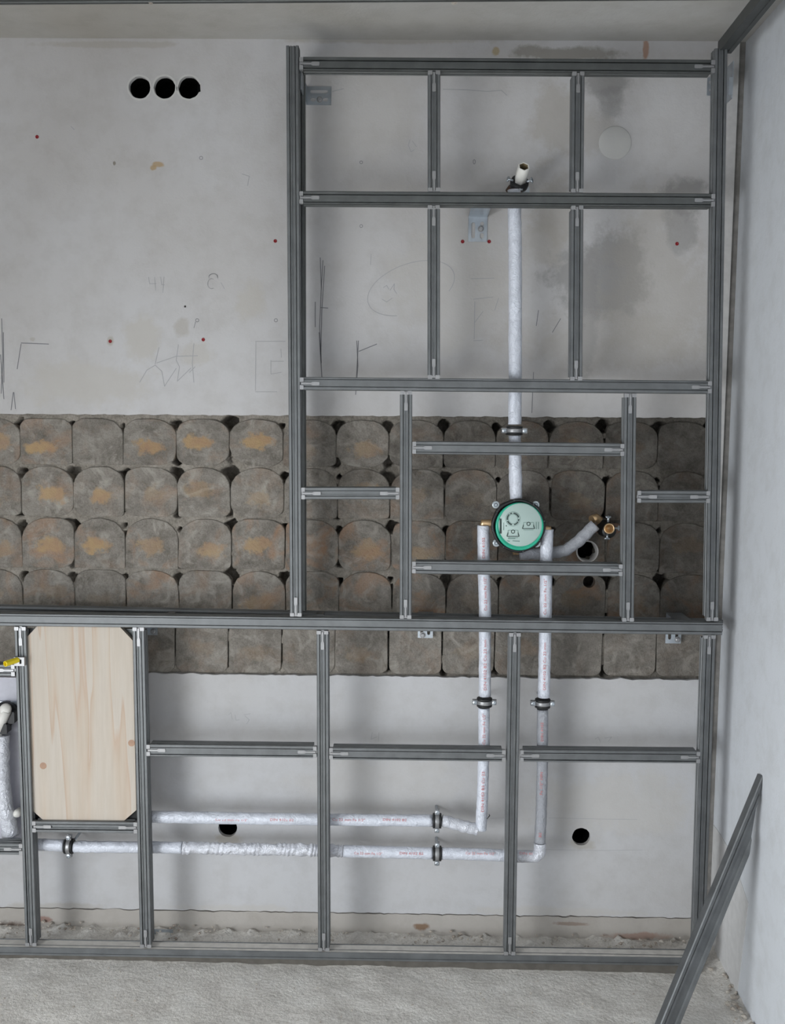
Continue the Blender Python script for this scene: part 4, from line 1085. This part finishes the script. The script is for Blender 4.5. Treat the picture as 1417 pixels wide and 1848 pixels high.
# ------------------------------------------------------------------ wall outlets
def wing_screw(px, py, Y, d, parent):
    q = P(px, py, Y); d = Vector(d).normalized()
    o = MB().tube([q - d * .010, q + d * .008], .003, 10).build('screw', 'zinc', parent)
    side = d.cross(Vector((0, 1, 0)))
    if side.length < .2: side = Vector((1, 0, 0))
    side.normalize()
    MB().tube([q - side * .007 + d * .006, q - side * .003 + d * .003, q + side * .003 + d * .003, q + side * .007 + d * .006], .0026, 8).build('wing', 'zinc', o)

# brass outlet on the right
q = P(1092, 953, -0.06)
so = empty('wall_outlet', (q.x, YB, q.z), 'brass threaded wall outlet with black collar at end of the grey sleeved pipe', 'pipe outlet')
MB().lathe(P(1091, 953, YB), (0, -1, 0), [(.024, 0), (.024, .006), (.021, .012), (.021, .07), (.019, .076), (.0125, .076)], 28).build('collar', 'black', so)
c2 = P(1097, 954, -0.075); f2 = P(1100, 954, -0.105)
ax = (f2 - c2).normalized(); L = (f2 - c2).length
MB().lathe(c2, ax, [(.0125, 0), (.0135, L * .6), (.0150, L * .7), (.0150, L), (.0132, L + .001), (.0108, L - .0005), (.0104, L * .2), (0, L * .15)], 24).build('socket', 'bronze', so)
MB().tube([P(1084, 940, -0.05), P(1076, 934, -0.05), P(1068, 938, -0.06)], .012, 14).build('elbow', 'bronze', so)
for (px, py, d) in ((1098, 936, (0, 0, 1)), (1114, 953, (1, 0, 0)), (1096, 969, (0, 0, -1))): wing_screw(px, py, -0.075, d, so)
MB().holed(slot(P(1091, 953, YB).x + .008, P(1091, 953, YB).z, .085, .030), [], YB - .006, YB - .002).build('back_plate', 'brown', so)

# shower outlet at the top of the riser
q = P(936, 330, -0.06)
sh = empty('shower_outlet', (q.x, 0, q.z), 'white plugged shower outlet in a black collar above the riser pipe', 'pipe outlet')
a_, b_ = P(938, 329, -0.10), P(946, 300, -0.150)
ax = (b_ - a_).normalized(); L = (b_ - a_).length
MB().lathe(a_, ax, [(.0165, 0), (.0172, L * .5), (.0165, L * .97), (.0150, L), (.0128, L - .001), (.0120, L * .3), (0, L * .3)], 6).build('plug', 'white', sh)
MB().lathe(a_, ax, [(.0124, L - .0015), (.0116, L * .42), (0, L * .40)], 6, False, caps=False).build('plug_core', 'plugin', sh)
MB().lathe(a_ - ax * .016, ax, [(.019, 0), (.0245, .003), (.0255, .012), (.024, .020), (.0178, .022)], 26).build('collar', 'black', sh)
MB().tube([P(937, 334, -0.085), P(933, 343, -0.09), P(929, 356, YPI)], .016, 14).build('elbow', 'brown', sh)
MB().tube([P(924, 338, -0.07), P(918, 346, -0.06)], .010, 12).build('branch_stub', 'brown', sh)
for (px, py, d) in ((920, 324, (-1, 0, .3)), (957, 326, (1, 0, .3)), (938, 343, (0, -1, 0))): wing_screw(px, py, -0.115, d, sh)
q = P(936, 345, -0.02); MB().box((q.x - .03, -.02, q.z - .012), (q.x + .03, -.016, q.z + .012)).build('back_plate', 'zinc', sh)
MB().box((q.x - .03, -.016, q.z - .012), (q.x - .022, 0, q.z + .012)).build('plate_foot', 'zinc', sh)

# cut pipe sleeve in the block wall
q = P(1060, 995, YB); r_ = 18.3 * U
ts = empty('pipe_stub', (q.x, YB, q.z), 'round open wall hole with a thin pale sleeve below the brass outlet', 'wall sleeve')
MB().lathe((q.x, YB + .06, q.z), (0, -1, 0), [(r_ * .94, 0), (r_ * .94, .058), (r_ * 1.02, .064), (r_ * 1.08, .0655), (r_ * 1.10, .063), (r_ * 1.10, .058)], 30, caps=False).build('sleeve', 'strip', ts)
MB().lathe((q.x, YB + .0585, q.z), (0, -1, 0), [(r_ * .93, 0), (0, .001)], 24).build('sleeve_bottom', 'hole', ts)

# ------------------------------------------------------------------ element at the left edge
YE = -0.060
a_, b_ = P(-90, 1512, YE), P(34, 1223, YE)
el = empty('cistern_element', (a_.x, YE, a_.z), 'grey installation element with foil wrapped pipe at the far left edge', 'installation element')
MB().bbox((a_.x, YE, a_.z), (b_.x, YE + .02, b_.z), .002).build('back_board', 'board', el)
q = P(0, 1267, YE); MB().bbox((a_.x, YE - .008, q.z - .004), (b_.x, YE, q.z + .004), .001).build('top_lip', 'zinc', el)
q0 = P(-30, 1300, -0.11)
MB().tube([P(-10, 1330, -.10), P(2, 1300, -.105), P(12, 1282, -.11)], lambda t, a: .020 - .006 * t, 18).build('valve_lever', 'white', el)
MB().lathe(P(10, 1279, -.113), (.3, -1, .6), [(.016, -.008), (.016, 0), (.011, .005), (0, .006)], 18).build('lever_cap', 'white', el)
MB().lathe(P(8, 1290, -.085), (0, -1, 0), [(.036, -.02), (.036, 0), (.03, .006), (0, .006)], 24).build('valve_body', 'black', el)
q = P(2, 1311, -.10); MB().bbox((q.x - .06, -.115, q.z - .018), (q.x + .022, -.08, q.z + .012), .003).build('valve_block', 'black', el)
q = P(22, 1298, -.10); MB().bbox((q.x - .012, -.105, q.z - .012), (q.x + .008, -.08, q.z + .022), .003).build('valve_nut', 'black', el)
sleeve(el, [(4, 1326, -.10), (4, 1400, -.10), (8, 1450, -.10), (20, 1508, -.10)], 13.5, mat='foil', name='foil_sleeve', jit=.002, rfun=lambda t, a: 1.0 + .05 * math.sin(t * 40 + a) * (1 if t < .4 else .2) + .2 * t)
q = P(31, 1468, -.10); MB().lathe(q, (0, -1, 0), [(.011, -.02), (.012, 0), (.009, .008), (0, .01)], 16).build('drain_cap', 'white', el)

# yellow peg clipped onto the post
q = P(20, 1195, YF - .02)
yk = empty('yellow_peg', P(37, 1192, YF), 'yellow hexagonal plastic peg clipped to the leftmost lower post', 'peg')
ax = (P(13, 1197, YF - .045) - P(32, 1191, YF - .012)).normalized()
MB().lathe(P(32, 1191, YF - .012), ax, [(.0082, 0), (.0082, .044), (.0062, .0445), (.0055, .036), (0, .036)], 6, False).build('peg', 'yellow', yk)
q = P(37, 1192, YF)
MB().holed([(q.x - .013, q.z - .012), (q.x + .0155, q.z - .012), (q.x + .0155, q.z + .012), (q.x - .013, q.z + .012)], [[(q.x + .002, q.z - .006), (q.x + .008, q.z - .006), (q.x + .008, q.z + .006), (q.x + .002, q.z + .006)]], YF - .014, YF - .001).build('peg_clip', 'clip', yk)

# ------------------------------------------------------------------ loose profile leaning on the right wall
def leaning():
    E0, E1 = P(1193, 1848, -0.52), P(1377, 1400, -0.40)      # its left edge: foot in front of the frame, tip at the right wall
    t = (E1 - E0).normalized()
    foot = E0 + t * ((0.003 - E0.z) / t.z)
    e = empty('loose_profile', foot, 'loose steel channel with slanted cut end leaning against the right wall', 'steel profile')
    n = Vector((0, 1, 0)); n = (n - t * n.dot(t)).normalized()
    u = t.cross(n).normalized()
    if u.x < 0: u = -u
    if (t.cross(u)).dot(n) > 0: rot = Matrix.Rotation(math.radians(8), 3, t)
    else: rot = Matrix.Rotation(math.radians(-8), 3, t)
    n = rot @ n; u = rot @ u
    w = 0.050; d = 0.026
    sec = [(0, .003), (.002, 0), (.008, 0), (.009, .003), (.011, .003), (.012, 0), (.017, 0), (.019, .006), (w - .012, .006), (w - .010, .001), (w - .002, 0), (w, .002), (w, d), (0, d)]
    L = (E1 - foot).length
    k = len(sec); b = MB()
    cut = lambda s_: L - s_[0] / w * .200
    vs = [foot + u * s_[0] + n * s_[1] for s_ in sec] + [foot + u * s_[0] + n * s_[1] + t * cut(s_) for s_ in sec]
    fs = [(i, (i + 1) % k, (i + 1) % k + k, i + k) for i in range(k)] + [tuple(range(k - 1, -1, -1)), tuple(range(k, 2 * k))]
    if (t.cross(u)).dot(n) > 0: fs = [f[::-1] for f in fs]
    b.add(vs, fs); b.build('channel', 'steel', e)
    return e
leaning()
bpy.context.view_layer.update()
